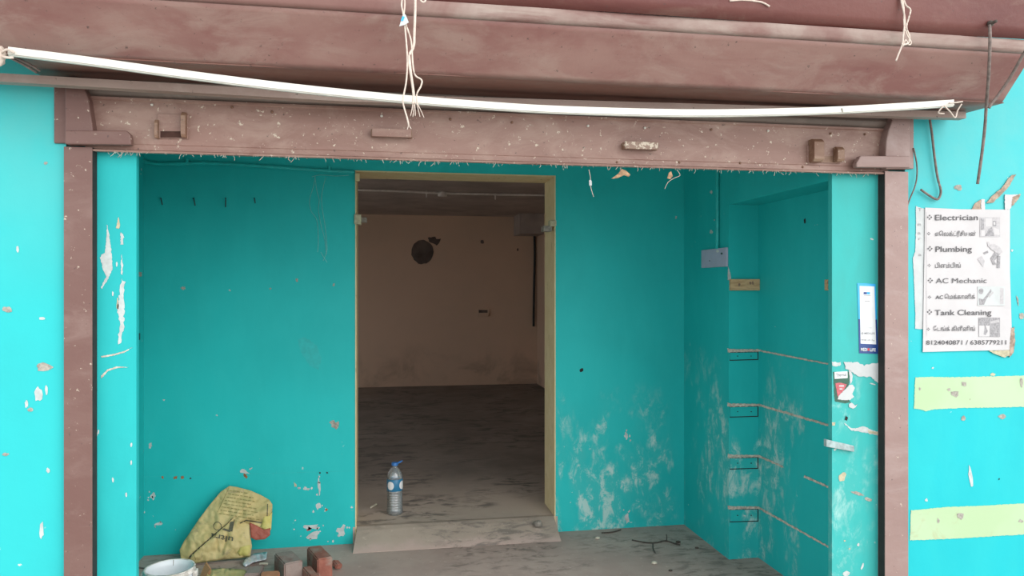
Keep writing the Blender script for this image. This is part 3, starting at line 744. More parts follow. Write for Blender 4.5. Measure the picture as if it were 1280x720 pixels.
guide(XGL0, XGL1, -1, M['guide'], 'brown steel shutter guide on the left edge of the opening',
      [[(81, 98), (101, 98), (110, 122), (113, 140), (116, 160), (116, 180), (81, 180)], [(67, 100), (86, 100), (86, 179), (67, 179)], [(81, 163), (158, 163), (163, 168), (164, 181), (81, 180)]])
guide(XGR0, XGR1, 1, M['guide_r'], 'dusty brown steel shutter guide on the right edge of the opening',
      [[(1119, 140), (1137, 140), (1138, 211), (1107.5, 211), (1107, 192), (1108, 176), (1111, 162)], [(1132, 142), (1142.5, 142), (1142.5, 211), (1132, 211)], [(1076, 194.5), (1138, 195), (1138, 209.5), (1071, 209), (1070.5, 204)]])

# ------------------------------------------------------------------ rail and hood
rail = [onY(-60, 95, 2.75), onY(200, 110, 2.75), onY(430, 123.5, 2.75), onY(850, 135, 2.75), onY(1203, 145, 2.75)]
V, Fc = tube_geo(rail, [(-0.02, -0.014), (0.02, -0.014), (0.02, 0.014), (-0.02, 0.014)])
tag(mesh_obj('steel_rail', V, Fc, M['rail']), 'dusty brown steel rail running above the rolling shutter', 'rail')
hood = empty('shutter_hood', 'maroon sheet metal shutter hood overhanging the shopfront', 'shutter hood')
XH0, XH1 = -1.75, onY(1252, 130, 2.57).x
EY, EZ = 2.57, 2.232       # lower edge
RY, RZ = 2.428, 2.383      # ridge under the lip
def sheet(name, prof, x0, x1, mat, nx=90, wob=0.004, dent=None, th=0.004):
    V, Fc = [], []; m = len(prof)
    for i in range(nx + 1):
        x = x0 + (x1 - x0) * i / nx
        for j, (y, z) in enumerate(prof):
            w = mnoise.noise(Vector((x * 1.6, z * 5, 2.0))) * wob
            v = Vector((x, y + w, z + w * 0.5))
            if dent: v = dent(v, j)
            V.append(v)
    for i in range(nx):
        for j in range(m - 1): Fc.append((i * m + j, i * m + j + 1, (i + 1) * m + j + 1, (i + 1) * m + j))
    o = mesh_obj(name, V, Fc, mat, hood, smooth=True)
    md = o.modifiers.new('sheet', 'SOLIDIFY'); md.thickness = th; md.offset = 0
    return o
low = []
for k in range(11):
    a = k / 10; low.append((EY + (RY - EY) * a, EZ + (RZ - EZ) * a))
def dent_low(v, j):
    # the left end of the sheet is bent under along its lower half
    k = max(0.0, min(1.0, (0.1 - v.x) / 1.3)); a = j / 10
    h = 0.55 * k
    if a < h:
        t = 1 - a / max(h, 1e-6)
        v.y += 0.010 * t * k
    v.y += 0.003 * math.sin(v.x * 9) * (1 - a)
    return v
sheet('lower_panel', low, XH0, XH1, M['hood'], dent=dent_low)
lip = [(RY + 0.004, RZ - 0.002), (RY - 0.010, RZ + 0.003), (RY - 0.014, RZ + 0.012), (RY - 0.014, RZ + 0.030), (RY - 0.016, RZ + 0.045)]
sheet('folded_lip', lip, XH0, XH1 + 0.02, M['lip'])
up = [(RY - 0.016, RZ + 0.045)] + [(RY - 0.02 - 0.10 * a, RZ + 0.045 + 0.34 * a) for a in [k / 8 for k in range(1, 9)]]
def dent_up(v, j): v.y += 0.006 * math.sin(v.x * 4 + 1) ; return v
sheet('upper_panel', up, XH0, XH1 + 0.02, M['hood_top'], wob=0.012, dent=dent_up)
sheet('soffit', [(EY - 0.002, EZ + 0.002), (2.69, EZ + 0.006), (2.851, EZ + 0.010)], onY(28, 85, 2.7).x, onY(1222, 130, 2.7).x, M['soffit'], nx=30, wob=0.002)
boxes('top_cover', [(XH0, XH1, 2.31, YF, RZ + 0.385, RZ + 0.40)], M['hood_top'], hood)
for (x, y) in [(1237, 30)]:
    p = onY(x, y, 2.39)
    lathe('bolt', [(0.012, 0), (0.012, 0.008), (0.006, 0.010), (0.006, 0.03), (0.001, 0.031)], (0, 0, 0), M['twig'], hood, 8).matrix_world = Matrix.Translation(p) @ Matrix.Rotation(math.pi / 2, 4, 'X')

# ------------------------------------------------------------------ trunking, strings, wires
YT = 2.52
pts = [onY(x, y, YT) for x, y in [(12, 65), (110, 77), (240, 95), (370, 111), (500, 124), (600, 132), (700, 138), (850, 142), (960, 141), (1050, 138), (1130, 133.5), (1190, 129.5)]]
tr = empty('cable_trunking', 'long sagging white plastic trunking strung across the top of the opening', 'trunking')
tube('trunking_base', pts, 0, M['pvc'], tr, 4, prof=[(-0.006, -0.0125), (0.006, -0.0125), (0.006, 0.0125), (-0.006, 0.0125)])
tube('trunking_cover', [p + Vector((0, -0.008, 0.003)) for p in pts], 0, M['pvc'], tr, 4, prof=[(-0.003, -0.012), (0.003, -0.012), (0.003, 0.010), (-0.003, 0.010)])
V, Fc = tube_geo([onY(1051.8, 135.5, YT - .01), onY(1053, 140, YT - .01)], circ(.004, 6))
mesh_obj('joint_mark', V, Fc, M['grey_chip'], tr)
kn = empty('tied_cloth', 'knotted white cloth tying the left end of the trunking', 'cloth')
c = onY(-3, 70, YT)
V, Fc = [], []
bm = bmesh.new(); bmesh.ops.create_icosphere(bm, subdivisions=3, radius=1)
for v in bm.verts:
    n = mnoise.noise(v.co * 2.1) * 0.3; v.co = Vector((v.co.x * .022, v.co.y * .022, v.co.z * .034)) * (1 + n) + c
me = bpy.data.meshes.new('knot'); bm.to_mesh(me); bm.free(); me.materials.append(M['string'])
me.polygons.foreach_set('use_smooth', [True] * len(me.polygons))
o = bpy.data.objects.new('knot', me); COL.objects.link(o); o.parent = kn
tubes('loose_end', [[c, onY(8, 62, YT - .02), onY(18, 66, YT - .02)], [c, onY(9, 72, YT - .02), onY(17, 72, YT - .02)], [c, onY(-2, 80, YT), onY(-4, 90, YT)]], 0.004, M['string'], kn, 4, 5)
tag(tubes('tie_wire', [[onY(1184, 131, YT), onY(1178, 134, YT - .02), onY(1173, 141, YT - .01), onY(1180, 142, YT)], [onY(1180, 132, YT - .02), onY(1188, 140, YT - .02), onY(1194, 147, YT - .01), onY(1197, 138, YT), onY(1202, 130, YT)], [onY(1186, 129, YT - .02), onY(1196, 128, YT - .02), onY(1203, 127, YT)]], 0.0028, M['string'], None, 5, 5), 'pale twisted tie holding the right end of the trunking', 'wire')
tag(tubes('bracket_wire', [[onY(8, 70, 2.6), onY(28, 80, 2.62), onY(46, 91, 2.65)], [onY(14, 70, 2.6), onY(34, 79, 2.62), onY(50, 89, 2.65)]], 0.004, M['wire'], None, 3, 6), 'short dark wires under the hood at its left end', 'wire')
YG = 2.36
s = empty('hanging_string', 'bundle of frayed pale strings hanging from the hood left of centre', 'string')
def S(l): return [onY(x, y, YG) for x, y in l]
tube('strand', S([(519, -12), (519, 10), (518, 40), (517, 58), (512, 68), (511, 76), (514, 95), (517, 118), (516, 130)]), 0.0042, M['string'], s)
tube('strand', S([(505, -12), (502, 5), (504, 17), (506, 32), (509, 70), (508, 100), (504, 122), (504, 130), (509, 148), (511, 157)]), 0.0026, M['string'], s)
tube('strand', S([(504, -12), (506, 4), (505, 20), (508, 32), (514, 52), (516, 80), (519, 94), (527, 100), (526, 108), (521, 118), (522, 132)]), 0.0026, M['string'], s)
tube('strand', S([(512, 70), (514, 92), (516, 110), (519, 130)]), 0.0026, M['string'], s)
tubes('frayed_end', [S(l) for l in ([(516, 128), (515, 137), (513, 145)], [(517, 128), (517, 138), (516, 146)], [(518, 128), (519, 138), (519, 145)], [(521, 128), (523, 138), (525, 146)], [(522, 130), (526, 138), (530, 147)], [(511, 155), (512, 158), (514, 161)], [(511, 155), (510, 159), (509, 162)])], 0.0013, M['string'], s, 3, 4)
tubes('loop', [S([(524, -4), (527, 2), (531, 2), (533, -4)])], 0.003, M['string'], s)
relief('paper_tag', [(504, 17), (507, 18), (511, 28), (506, 31), (499, 33)], 3, lambda x, y: onY(x, y, YG - .006), lambda x, y: onY(x, y, YG - .003), M['paper2'], s, False)
flake('blue_mark', [(503, 20), (506, 21), (504, 26), (501, 26)], planeY(YG - .006), M['sky_blue'], s)
s = empty('hanging_string', 'tangled pale string hanging from the hood on the right', 'string')
YG2 = 2.37
def S2(l): return [onY(x, y, YG2) for x, y in l]
tube('strand', S2([(1124, -10), (1128, 8), (1131, 25), (1129, 45), (1128, 55), (1123, 68), (1120, 76)]), 0.003, M['string'], s)
tube('strand', S2([(1128, -8), (1132, 6), (1138, 12), (1136, 22), (1133, 34), (1137, 46), (1135, 54), (1128, 56)]), 0.003, M['string'], s)
tube('strand', S2([(1127, -8), (1130, 12), (1130, 30), (1134, 44), (1139, 53), (1136, 56), (1132, 50), (1129, 58)]), 0.0024, M['string'], s)
tag(tube('cord_scrap', [onY(x, y, 2.385) for x, y in [(912, 1), (930, 0), (948, 2), (955, 4), (962, 8)]], 0.003, M['string']), 'short pale scrap of string on the hood right of centre', 'string')
YW = 2.50
tag(tube('hanging_wire', [onY(x, y, w) for x, y, w in [(1237, 31, 2.375), (1237.5, 50, 2.38), (1236, 90, 2.42), (1233, 130, 2.5), (1231, 160, 2.53), (1227, 195, 2.55), (1222, 230, 2.56)]], 0.0055, M['wire']), 'long dusty wire hanging from the bolt on the hood', 'wire')
tag(tube('hanging_wire', [onY(x, y, w) for x, y, w in [(1296, 40, 2.30), (1278, 70, 2.36), (1262, 98, 2.42), (1247, 120, 2.455), (1240, 129, 2.465), (1236, 135, 2.47)]], 0.0055, M['wire']), 'dusty wire crossing the right corner of the hood diagonally', 'wire')
tag(tube('hanging_wire', [onY(x, y, 2.845) for x, y in [(1162, 148), (1165, 168), (1168, 195), (1172, 222), (1176, 238), (1174, 247), (1170, 249), (1161, 244), (1151, 237)]], 0.005, M['wire']), 'hooked brown wire hanging on the wall above the poster', 'wire')
tag(tube('hanging_wire', [onY(x, y, 2.845) for x, y in [(1142, 185), (1146, 205), (1146, 222), (1143, 235), (1138, 247), (1134, 258)]], 0.003, M['wire']), 'thin dark wire curving beside the right shutter guide', 'wire')

# ================================================================== RECESS FITTINGS
c = empty('wall_conduit', 'thin teal painted pipe along the top of the back wall', 'pipe')
tube('pipe', [onY(x, y, YB - 0.014) for x, y in [(176, 197), (184, 203), (205, 205), (260, 204), (330, 208), (400, 213), (443, 215)]], 0.010, M['teal_pipe'], c, n=10)
for x, y in [(235, 203), (412, 212)]:
    p = onY(x, y, YB - 0.002); boxes('pipe_clip', [(p.x - .006, p.x + .006, YB - .026, YB + .001, p.z - .016, p.z + .016)], M['teal_pipe'], c, bevel=.002)
p = onY(446.5, 220, YB - .02)
boxes('pipe_end_cap', [(p.x - .012, p.x + .014, YB - .03, YB + .0, p.z - .03, p.z + .015)], M['olive'], c, bevel=.004)
c = empty('switch_drop_pipe', 'vertical teal pipe dropping to the blank switch plate', 'pipe')
pa, pb = onX(897, 190, X1 - 0.012), onX(896.5, 311, X1 - 0.012)
tube('pipe', [Vector((X1 - .011, pb.y, 2.5)), Vector((X1 - .011, pb.y, 2.0)), pb], 0.010, M['teal_pipe'], c, 2)
c = empty('switch_plate', 'blank lavender grey switch plate on the right wall', 'switch plate')
pa, pb = onX(879, 324, X1), onX(910, 323, X1)
z0, z1 = onX(895, 334, X1).z, onX(895, 311, X1).z
boxes('plate', [(X1 - 0.012, X1 + .001, pb.y, pa.y, z0, z1)], M['plate'], c, bevel=0.002)
for x, y, r in [(897, 314, 1.8), (902, 317, 1.4), (887, 326, .8)]:
    flake('screw', blob(x, y, r, r, 8, 0, .1), planeX(X1 - 0.012), M['pvc'] if r > 1.5 else M['nail'], c, 0.002)
def batten(label, b, holes=(), plane=None):
    w = empty('shelf_batten', label, 'wood batten', 'raw wooden battens in the niche')
    boxes('wood_block', [b], M['wood'], w, bevel=0.002)
    for x, y in holes: flake('knot', blob(x, y, 1.6, 2.2, 8), plane, M['rust'], w, 0.001)
za, zb = onY(930, 363, YN1).z, onY(930, 349, YN1).z
batten('raw wooden batten across the far end of the niche', (onY(911.5, 356, YN1).x, X2 - 0.001, YN1 - 0.02, YN1, za, zb), [(924, 356), (938, 354), (941, 354)], planeY(YN1 - 0.02))
q0, q1 = onX(1039, 356, X2 - 0.02), onX(1031, 356, X2 - 0.02)
batten('short wooden block on the niche wall beside the right pier', (X2 - 0.022, X2, q1.y - 0.075, q1.y, onX(1035, 363, X2).z, onX(1035, 349.5, X2).z), [(1036, 353), (1036, 359)], planeX(X2 - 0.022))
for k, (x, lab) in enumerate([(201, 'leftmost of four bent dark nails on the back wall'), (242, 'second from left of four bent dark nails on the back wall'), (282, 'third from left of four bent dark nails on the back wall'), (318, 'rightmost of four bent dark nails on the back wall')]):
    d = [(2, 8), (2, 9), (0, 11), (1, 6)][k]
    tag(tube('nail', [onY(x, 248, YB + .003), onY(x, 248, YB - .03), onY(x + d[0] * .5, 248 + d[1] * .5, YB - .034), onY(x + d[0], 248 + d[1], YB - .03)], 0.0035, M['nail'], None, 4, 6), lab, 'nail', 'bent nails on the back wall')
tag(tubes('wall_cobweb', [[onY(x, y, YB - .004) for x, y in l] for l in (
    [(394, 220), (392, 232), (387, 250), (389, 264), (396, 275), (398, 300), (397, 315)], [(394, 222), (396, 238), (399, 250), (398, 262), (401, 280), (406, 300), (408, 318)],
    [(390, 221), (398, 219), (408, 219), (420, 220), (436, 219)], [(407, 222), (404, 234), (402, 246), (403, 262), (406, 280), (408, 298), (409, 312)], [(401, 315), (405, 322), (409, 328)], [(404, 326), (408, 316), (409, 310)])],
    0.0011, M['web_fine'], None, 4, 4), 'faint pale cobweb strands on the back wall beside the doorway', 'cobweb', kind='stuff')
p = onY(175, 343, YB - .06)
tag(boxes('wall_socket', [(XL, XL + 0.014, 4.30, 4.38, p.z - .012, p.z + .012)], M['grey_chip'], None, bevel=.002), 'small grey box on the left wall edge, upper one', 'socket')
p = onY(173, 420, YB - .06)
tag(boxes('wall_hook', [(XL, XL + 0.012, 4.30, 4.36, p.z - .018, p.z + .018)], M['nail'], None, bevel=.002), 'small dark hook plate on the left wall edge, lower one', 'hook')
# grey strip stuck across the edge of the right pier
pa, pb = onY(1032, 555, YP - 0.01), onY(1068, 561, YP - 0.01)
st = [onY(1033, 549.5, YP - .016), onY(1068, 557.5, YP - .016), onY(1068, 565, YP - .016), onY(1033, 558.5, YP - .016)]
tag(prism('door_latch', st, Vector((0, .02, 0)), M['grey_metal'], None, .002), 'grey metal strip fixed across the edge of the right pier', 'latch')

# stickers on the right pier
st = empty('payment_sticker', 'tall blue and white payment sticker on the right pier', 'sticker')
flake('upper_card', [(1071.5, 354), (1094.5, 355), (1096.3, 400), (1073, 399)], pPr, M['sky_blue'], st, 0.002)
flake('lower_card', [(1073, 398.8), (1096.3, 399.5), (1098, 442.5), (1074, 441.5)], pPr, M['navy'], st, 0.002)
flake('white_panel', [(1074.5, 357.5), (1093, 358), (1095.2, 430.5), (1075.8, 429.5)], pPr, M['glossy_white'], st, 0.003)
flake('logo', [(1079.5, 365), (1083.5, 365), (1083.5, 368), (1079.5, 368)], pPr, M['navy'], st, 0.0036)
flake('logo', [(1083.7, 365), (1087.5, 365), (1087.5, 368), (1083.7, 368)], pPr, M['sky_blue'], st, 0.0036)
flake('rule', rect(1079.5, 369.3, 1088, 369.9), pPr, M['ink2'], st, 0.0036)
flake('rule', rect(1081, 376.3, 1087, 377.2), pPr, M['ink2'], st, 0.0036)
flake('rule', rect(1080, 409.6, 1089.5, 410.2), pPr, M['ink3'], st, 0.0036)
text_px('@ MEDI LIFE', 1076.5, 417.6, 1093.5, 418.2, 2.6, pPr, M['ink2'], st, 0.01, 0.004)
text_px('BHIM UPI  Pay', 1076.8, 425.6, 1093.5, 426.2, 1.6, pPr, M['ink2'], st, 0.01, 0.004)
text_px('MEDI', 1076, 438.6, 1084, 438.9, 4.0, pPr, M['glossy_white'], st, 0.02, 0.004)
flake('emblem', blob(1085.7, 436.8, 1.5, 1.8, 8, 0, 0.05), pPr, M['red_print'], st, 0.0036)
text_px('LIFE', 1087.4, 439, 1094.6, 439.3, 4.0, pPr, M['glossy_white'], st, 0.02, 0.004)
st = empty('torn_sticker', 'small torn dark green and red sticker on the right pier', 'sticker')
flake('backing', [(1041.5, 465), (1062, 464.5), (1062.5, 470), (1061, 481), (1058, 485), (1059, 497), (1064, 503), (1057, 504), (1044, 502), (1043, 495)], pPr, M['green_print'], st, 0.0015, 0.35)
flake('white_title_panel', [(1043.2, 465), (1059.3, 464.2), (1059.5, 472.5), (1043.4, 473.6)], pPr, M['glossy_white'], st, 0.0022)
text_px('Thermal', 1045.2, 471, 1058, 470, 4.4, pPr, M['ink'], st, 0.0, 0.003)
flake('red_panel', [(1044.3, 479), (1050, 478.3), (1058.5, 480.5), (1057, 484), (1053, 490), (1047, 496), (1045.8, 488)], pPr, M['pink_print'], st, 0.0022, 0.2)
flake('white_mark', rect(1049, 481.5, 1055, 483.3), pPr, M['paper2'], st, 0.003)
flake('white_mark', rect(1049.5, 485.5, 1053, 487), pPr, M['paper2'], st, 0.003)
flake('torn_paper_layer', [(1058, 485), (1062, 481), (1066, 481.5), (1068.5, 485), (1067, 489), (1065, 492), (1067.5, 496), (1063, 500), (1056, 500), (1047, 499.5), (1047.5, 496), (1053, 490)], pPr, M['paper2'], st, 0.003, 0.4)
flake('torn_paper_layer', [(1061, 505), (1065, 503), (1069, 507), (1071.5, 505), (1070, 509), (1066, 511), (1061.5, 509)], pPr, M['paper2'], st, 0.003, 0.3)
flake('torn_paper_layer', [(1061, 462), (1064, 464), (1066, 470), (1065, 478), (1062.5, 480), (1062, 470)], pPr, M['paper2'], st, 0.003, 0.3)

# poster on the right facade
po = empty('poster', 'white printed notice listing electrician and plumbing services', 'poster')
def pp(x, y, off=0.0): return onY(x, y, YF - 0.006 - off + 0.0)
relief('paper', [(1156.5, 259.5), (1200, 261.5), (1262.5, 262), (1262.5, 340), (1265.5, 437.5), (1210, 438.5), (1153.5, 440), (1155, 350)], 9,
       lambda x, y: pp(x, y, 0.0015 * mnoise.noise(Vector((x * .05, y * .05, 0)))), lambda x, y: onY(x, y, YF - 0.001), M['paper'], po, False)
def pt(x, y, off=0.0): return pp(x, y, off + 0.0016)
for s_, x0, x1, yb, h in [('Electrician', 1169, 1222.6, 275.3, 7.2), ('Plumbing', 1169.6, 1215, 314.8, 7.2), ('AC Mechanic', 1170, 1233.5, 354, 6.6), ('Tank Cleaning', 1168.6, 1239.4, 394, 7.0), ('8124040871 / 6385779211', 1158, 1258, 430.8, 5.6)]:
    text_px(s_, x0, yb, x1, yb - 0.3, h, pt, M['ink'], po, 0.0 if 'Mech' in s_ else 0.008)
for s_, x0, x1, yb, h in [('\u0b8e\u0bc6\u0bb2\u0b95\u0bcd\u0b9f\u0bcd\u0bb0\u0bc0\u0b9a\u0bbf\u0baf\u0ba9\u0bcd', 1169, 1220, 295, 5.6), ('\u0baa\u0bbf\u0bb3\u0bae\u0bcd\u0baa\u0bbf\u0b99\u0bcd', 1169, 1201, 334.7, 5.6), ('\u0bc7\u0b9f\u0b99\u0bcd\u0b95\u0bcd \u0b95\u0bbf\u0bb3\u0bc0\u0ba9\u0bbf\u0b99\u0bcd', 1167, 1219, 413.7, 5.6), ('\u0bc6\u0bae\u0b95\u0bcd\u0b95\u0bbe\u0ba9\u0bbf\u0b95\u0bcd', 1181, 1219, 373.7, 5.6)]:
    text_px(s_, x0, yb, x1, yb - 0.2, h, pt, M['ink'], po, 0.006)
text_px('AC', 1169.6, 373.7, 1179, 373.6, 4.6, pt, M['ink'], po, 0.022)
for (x, y, r) in [(1162, 271.5, 3.2), (1161, 292, 2.0), (1162.5, 310.8, 3.2), (1161.5, 331.7, 2.0), (1163, 350.5, 3.2), (1162, 371.5, 2.0), (1162, 390, 3.2), (1160.5, 411.5, 2.0)]:
    V, Fc = [], []
    for dx, dy in ((0, -1), (1, 0), (0, 1), (-1, 0)):
        k = len(V); cx, cy, q = x + dx * r * .68, y + dy * r * .68, r * .38
        V += [pt(cx, cy - q), pt(cx + q, cy), pt(cx, cy + q), pt(cx - q, cy)]; Fc.append((k, k + 1, k + 2, k + 3))
    mesh_obj('bullet_mark', V, Fc, M['ink'], po)
for a, b in (((1157.8, 265), (1158.2, 420)), ):
    mesh_obj('border_line', [pt(a[0], a[1]), pt(a[0] + .35, a[1]), pt(b[0] + .35, b[1]), pt(b[0], b[1])], [(0, 1, 2, 3)], M['ink3'], po)
def pic(polys):
    V, Fc = [], []
    base = None
    for poly, m_, o_ in polys:
        f = mesh_obj('picture' if base is None else 'figure', [pt(x, y, o_ * .0003) for x, y in poly], [tuple(range(len(poly)))], M[m_], po if base is None else base)
        if base is None: base = f
pic([(rect(1225, 271.5, 1250, 296), 'ink3', 0), (rect(1226, 273, 1230, 287), 'ink2', 1), (rect(1232, 273, 1240, 283), 'paper', 1), (rect(1226.5, 288, 1231, 295), 'paper', 1), ([(1231, 295), (1236, 286), (1240, 284), (1243, 295)], 'ink2', 1), (rect(1241, 276, 1245.5, 283), 'ink2', 1), (rect(1241.8, 277.5, 1244, 281), 'paper', 2), ([(1242, 284), (1249, 287), (1249.5, 294), (1243, 293)], 'paper', 1)])
pic([([(1235, 306), (1243, 305), (1250, 309), (1253, 315), (1250, 318), (1244, 315), (1238, 311)], 'ink3', 0), ([(1244, 315), (1250, 317.5), (1247, 322), (1243, 326), (1246, 331), (1241, 331), (1238, 323)], 'ink2', 1), ([(1247, 320), (1250.5, 320), (1250, 335), (1246, 335)], 'ink2', 1), ([(1234, 303), (1236, 302), (1238, 308), (1235.5, 309)], 'ink3', 1), ([(1229, 316), (1235, 313), (1235.5, 316), (1231, 318)], 'ink2', 1), ([(1222, 324), (1227, 320), (1231, 326), (1229, 334), (1226, 330)], 'ink3', 1)])
pic([(rect(1222, 358, 1256, 382), 'paper2', 0), (rect(1250, 360, 1254.5, 380), 'ink3', 1), (blob(1226.5, 364, 3, 3.6, 10, 0, .1), 'ink2', 1), ([(1224, 381), (1223.5, 373), (1229, 374), (1236, 365), (1238.5, 361), (1239.5, 364), (1233, 374), (1230, 381)], 'ink2', 1), ([(1235, 371), (1241, 364), (1242, 366), (1237, 372)], 'ink3', 2)])
pic([(rect(1223.5, 397, 1250, 421), 'ink2', 0), (rect(1223.8, 407, 1237, 420.6), 'paper', 1), ([(1231, 404), (1233, 410), (1235, 414), (1232, 419), (1229.5, 418), (1230.5, 411)], 'ink2', 2), ([(1238, 402), (1249, 399), (1249.5, 403), (1238, 404)], 'ink3', 1)])
fl = flake('under_sheet', [(1144.8, 257.5), (1151, 260), (1160, 262), (1160, 412), (1144, 411), (1144.2, 390), (1142, 340), (1141.2, 322), (1144, 314), (1145, 290)], planeY(YF), M['paper2'], None, 0.0022, 0.3)
tag(fl, 'torn older white paper showing along the left edge of the notice', 'paper')
for (x, y, s_) in [(1150, 264, 'T'), (1149, 282, 'm'), (1149, 293, 'a'), (1150, 300, 'r'), (1150, 320, 'a')]:
    text_px(s_, x - 2, y, x + 2, y, 4.0, planeY(YF - .0022), M['ink2'], fl, 0.01, 0.001)
k = 0
for outl, m_, lab in [([(1214, 262), (1218, 255), (1224, 250), (1226, 249), (1226, 262)], 'kraft', 'torn brown paper scrap above the notice, beside a white tape tab'),
                      ([(1226.5, 249), (1231, 249), (1231, 263), (1226.5, 263)], 'paper', 'short white tape tab standing above the notice'),
                      ([(1233, 254), (1240, 245), (1252, 235), (1264, 219), (1270, 218), (1262, 232), (1254, 241), (1242, 253)], 'kraft', 'long torn brown paper strip slanting above the notice'),
                      ([(1256, 243), (1260, 243), (1275, 243), (1269, 252), (1262, 262), (1256, 262)], 'paper', 'torn white paper corner at the top right of the notice'),
                      ([(1266, 246), (1276, 242), (1274, 248), (1264, 259)], 'kraft', 'small brown paper shred over the torn white corner'),
                      ([(1236, 438.5), (1264, 437.5), (1262, 444), (1256, 447), (1247, 444)], 'cream_peel', 'torn cream paper scrap below the notice'),
                      ([(1264, 410), (1268, 409), (1269, 428), (1267, 441), (1262, 447), (1262, 437)], 'kraft', 'torn brown paper shred at the lower right edge of the notice')]:
    tag(flake('paper_scrap', outl, planeY(YF), M[m_], None, 0.0035 + 0.0006 * k, 0.5), lab, 'paper scrap', 'torn paper around the notice'); k += 1

# ================================================================== INNER ROOM
flake('vent_hole', blob(528, 315, 14, 15, 26, 0, 0.04), planeY(YR), M['soot_and_hole'], wall_far, 0.01)  # flat dark disc stands in for the unlit depth of the hole
flake('soot_mark', [(535, 297), (544, 296), (546, 299), (551, 298), (549, 304), (546, 307), (541, 304), (537, 303)], planeY(YR), M['soot_and_hole'], wall_far, 0.006, 0.5)
flake('plaster_mark', blob(603, 302, 2.2, 2.6, 9), planeY(YR), M['soot_and_hole'], wall_far, 0.006)
flake('plaster_mark', blob(647, 312, 1.2, 2, 9), planeY(YR), M['soot_and_hole'], wall_far, 0.006)
sw = empty('switch_box', 'small switch box on the far wall of the dark room', 'switch box')
pa, pb = onY(597, 396, YR), onY(611, 386, YR)
boxes('box', [(pa.x, pb.x, YR - .03, YR, pa.z, pb.z)], M['room_wall'], sw, bevel=.004)
flake('face', [(598.5, 387.5), (609.5, 387.5), (609.5, 391), (598.5, 391)], planeY(YR - .03), M['soot_and_hole'], sw, .002)
cp = empty('ceiling_pipe', 'thin grey conduit running across the ceiling of the dark room', 'pipe')
yc = 7.9
pts = [onZ(x, y, ZC - .02) for x, y in [(440, 237.2), (500, 239), (553, 241.5), (620, 243), (690, 244)]]
tube('conduit', pts, 0.012, M['room_pipe'], cp, 3)
p = onZ(553, 243, ZC - .03)
lathe('junction_box', [(0.05, 0), (0.05, 0.045), (0.04, 0.05)], (p.x, p.y, ZC - .05), M['room_pipe'], cp, 16)
for x, y in [(533, 242), (619, 245)]:
    p = onZ(x, y, ZC - .03); boxes('hook', [(p.x - .006, p.x + .006, p.y - .006, p.y + .006, ZC - .07, ZC)], M['room_pipe'], cp)
tag(tube('black_cable', [onY(x, y, YR - .03) for x, y in [(668, 292), (668.5, 320), (667.5, 360), (667, 408)]], 0.017, M['black_cable']), 'thick black cable down the corner of the dark room', 'cable')
# doorway bits
b0 = onZ(493.5, 642.5, ZR)
bt = empty('water_bottle', 'empty clear plastic water bottle standing in the doorway', 'bottle')
R = 0.050
prof = [(0.030, 0.004), (0.042, 0.0), (R, 0.012), (R, 0.03)]
for k in range(7):
    z = 0.036 + k * 0.0165; prof += [(R * .985, z), (R * .92, z + 0.005), (R * .92, z + 0.009), (R * .985, z + 0.014)]
prof += [(R, 0.155), (R, 0.158), (R * .97, 0.160), (R * .97, 0.240), (R, 0.243), (R * .98, 0.254), (R * .82, 0.280), (R * .54, 0.302), (0.018, 0.312), (0.0165, 0.320), (0.019, 0.321), (0.019, 0.324), (0.0155, 0.325), (0.0155, 0.338)]
inner = [(max(0.002, r - 0.0011), z + (0.0012 if i < 3 else 0)) for i, (r, z) in enumerate(prof)]
Sc = 0.93
prof = [(r * 1.0, z * Sc) for r, z in prof]; inner = [(r, z * Sc) for r, z in inner]
lathe('bottle_body', prof + inner[::-1], (b0.x, b0.y, ZR + 0.0005), M['pet'], bt, 40, closed=True)
lb = lathe('label_band', [(R * .98, .161 * Sc), (R * .99, .162 * Sc), (R * .99, .238 * Sc), (R * .98, .239 * Sc)], (b0.x, b0.y, ZR + .0005), M['label_blue'], bt, 40, closed=True)
for ang in (-2.15, -0.55, 0.9, 2.4):     # pale oval badges around the label
    n = 18; cc = Vector((b0.x, b0.y, ZR + .200 * Sc)); RB = R * 1.004
    V = [cc + Vector((RB * math.cos(ang), RB * math.sin(ang), 0))]; Fc = []
    for g in (1, 2, 3, 4):
        for k in range(n):
            a = 2 * math.pi * k / n; t = ang + 0.46 * g / 4 * math.cos(a)
            V.append(cc + Vector((RB * math.cos(t), RB * math.sin(t), 0.026 * g / 4 * math.sin(a))))
            k2 = (k + 1) % n
            if g == 1: Fc.append((0, 1 + k, 1 + k2))
            else: Fc.append((1 + (g - 2) * n + k, 1 + (g - 1) * n + k, 1 + (g - 1) * n + k2, 1 + (g - 2) * n + k2))
    mesh_obj('label_badge', V, Fc, M['glossy_white'], lb, True)
zc = ZR + 0.325 * Sc
cp_ = lathe('cap', [(0.0195, 0), (0.0205, .002), (0.0205, .016), (0.018, .019), (0.002, .0195)], (b0.x, b0.y, zc), M['cap_blue'], bt, 24)
ring = [Vector((b0.x + 0.004 + 0.020 + 0.023 * math.cos(a), b0.y - .005 + 0.014 * math.sin(a), zc + 0.018 + 0.010 * math.cos(a))) for a in [2 * math.pi * k / 20 for k in range(21)]]
V, Fc = tube_geo(ring, circ(.003, 6)); mesh_obj('carry_ring', V, Fc, M['cap_blue'], cp_, True)
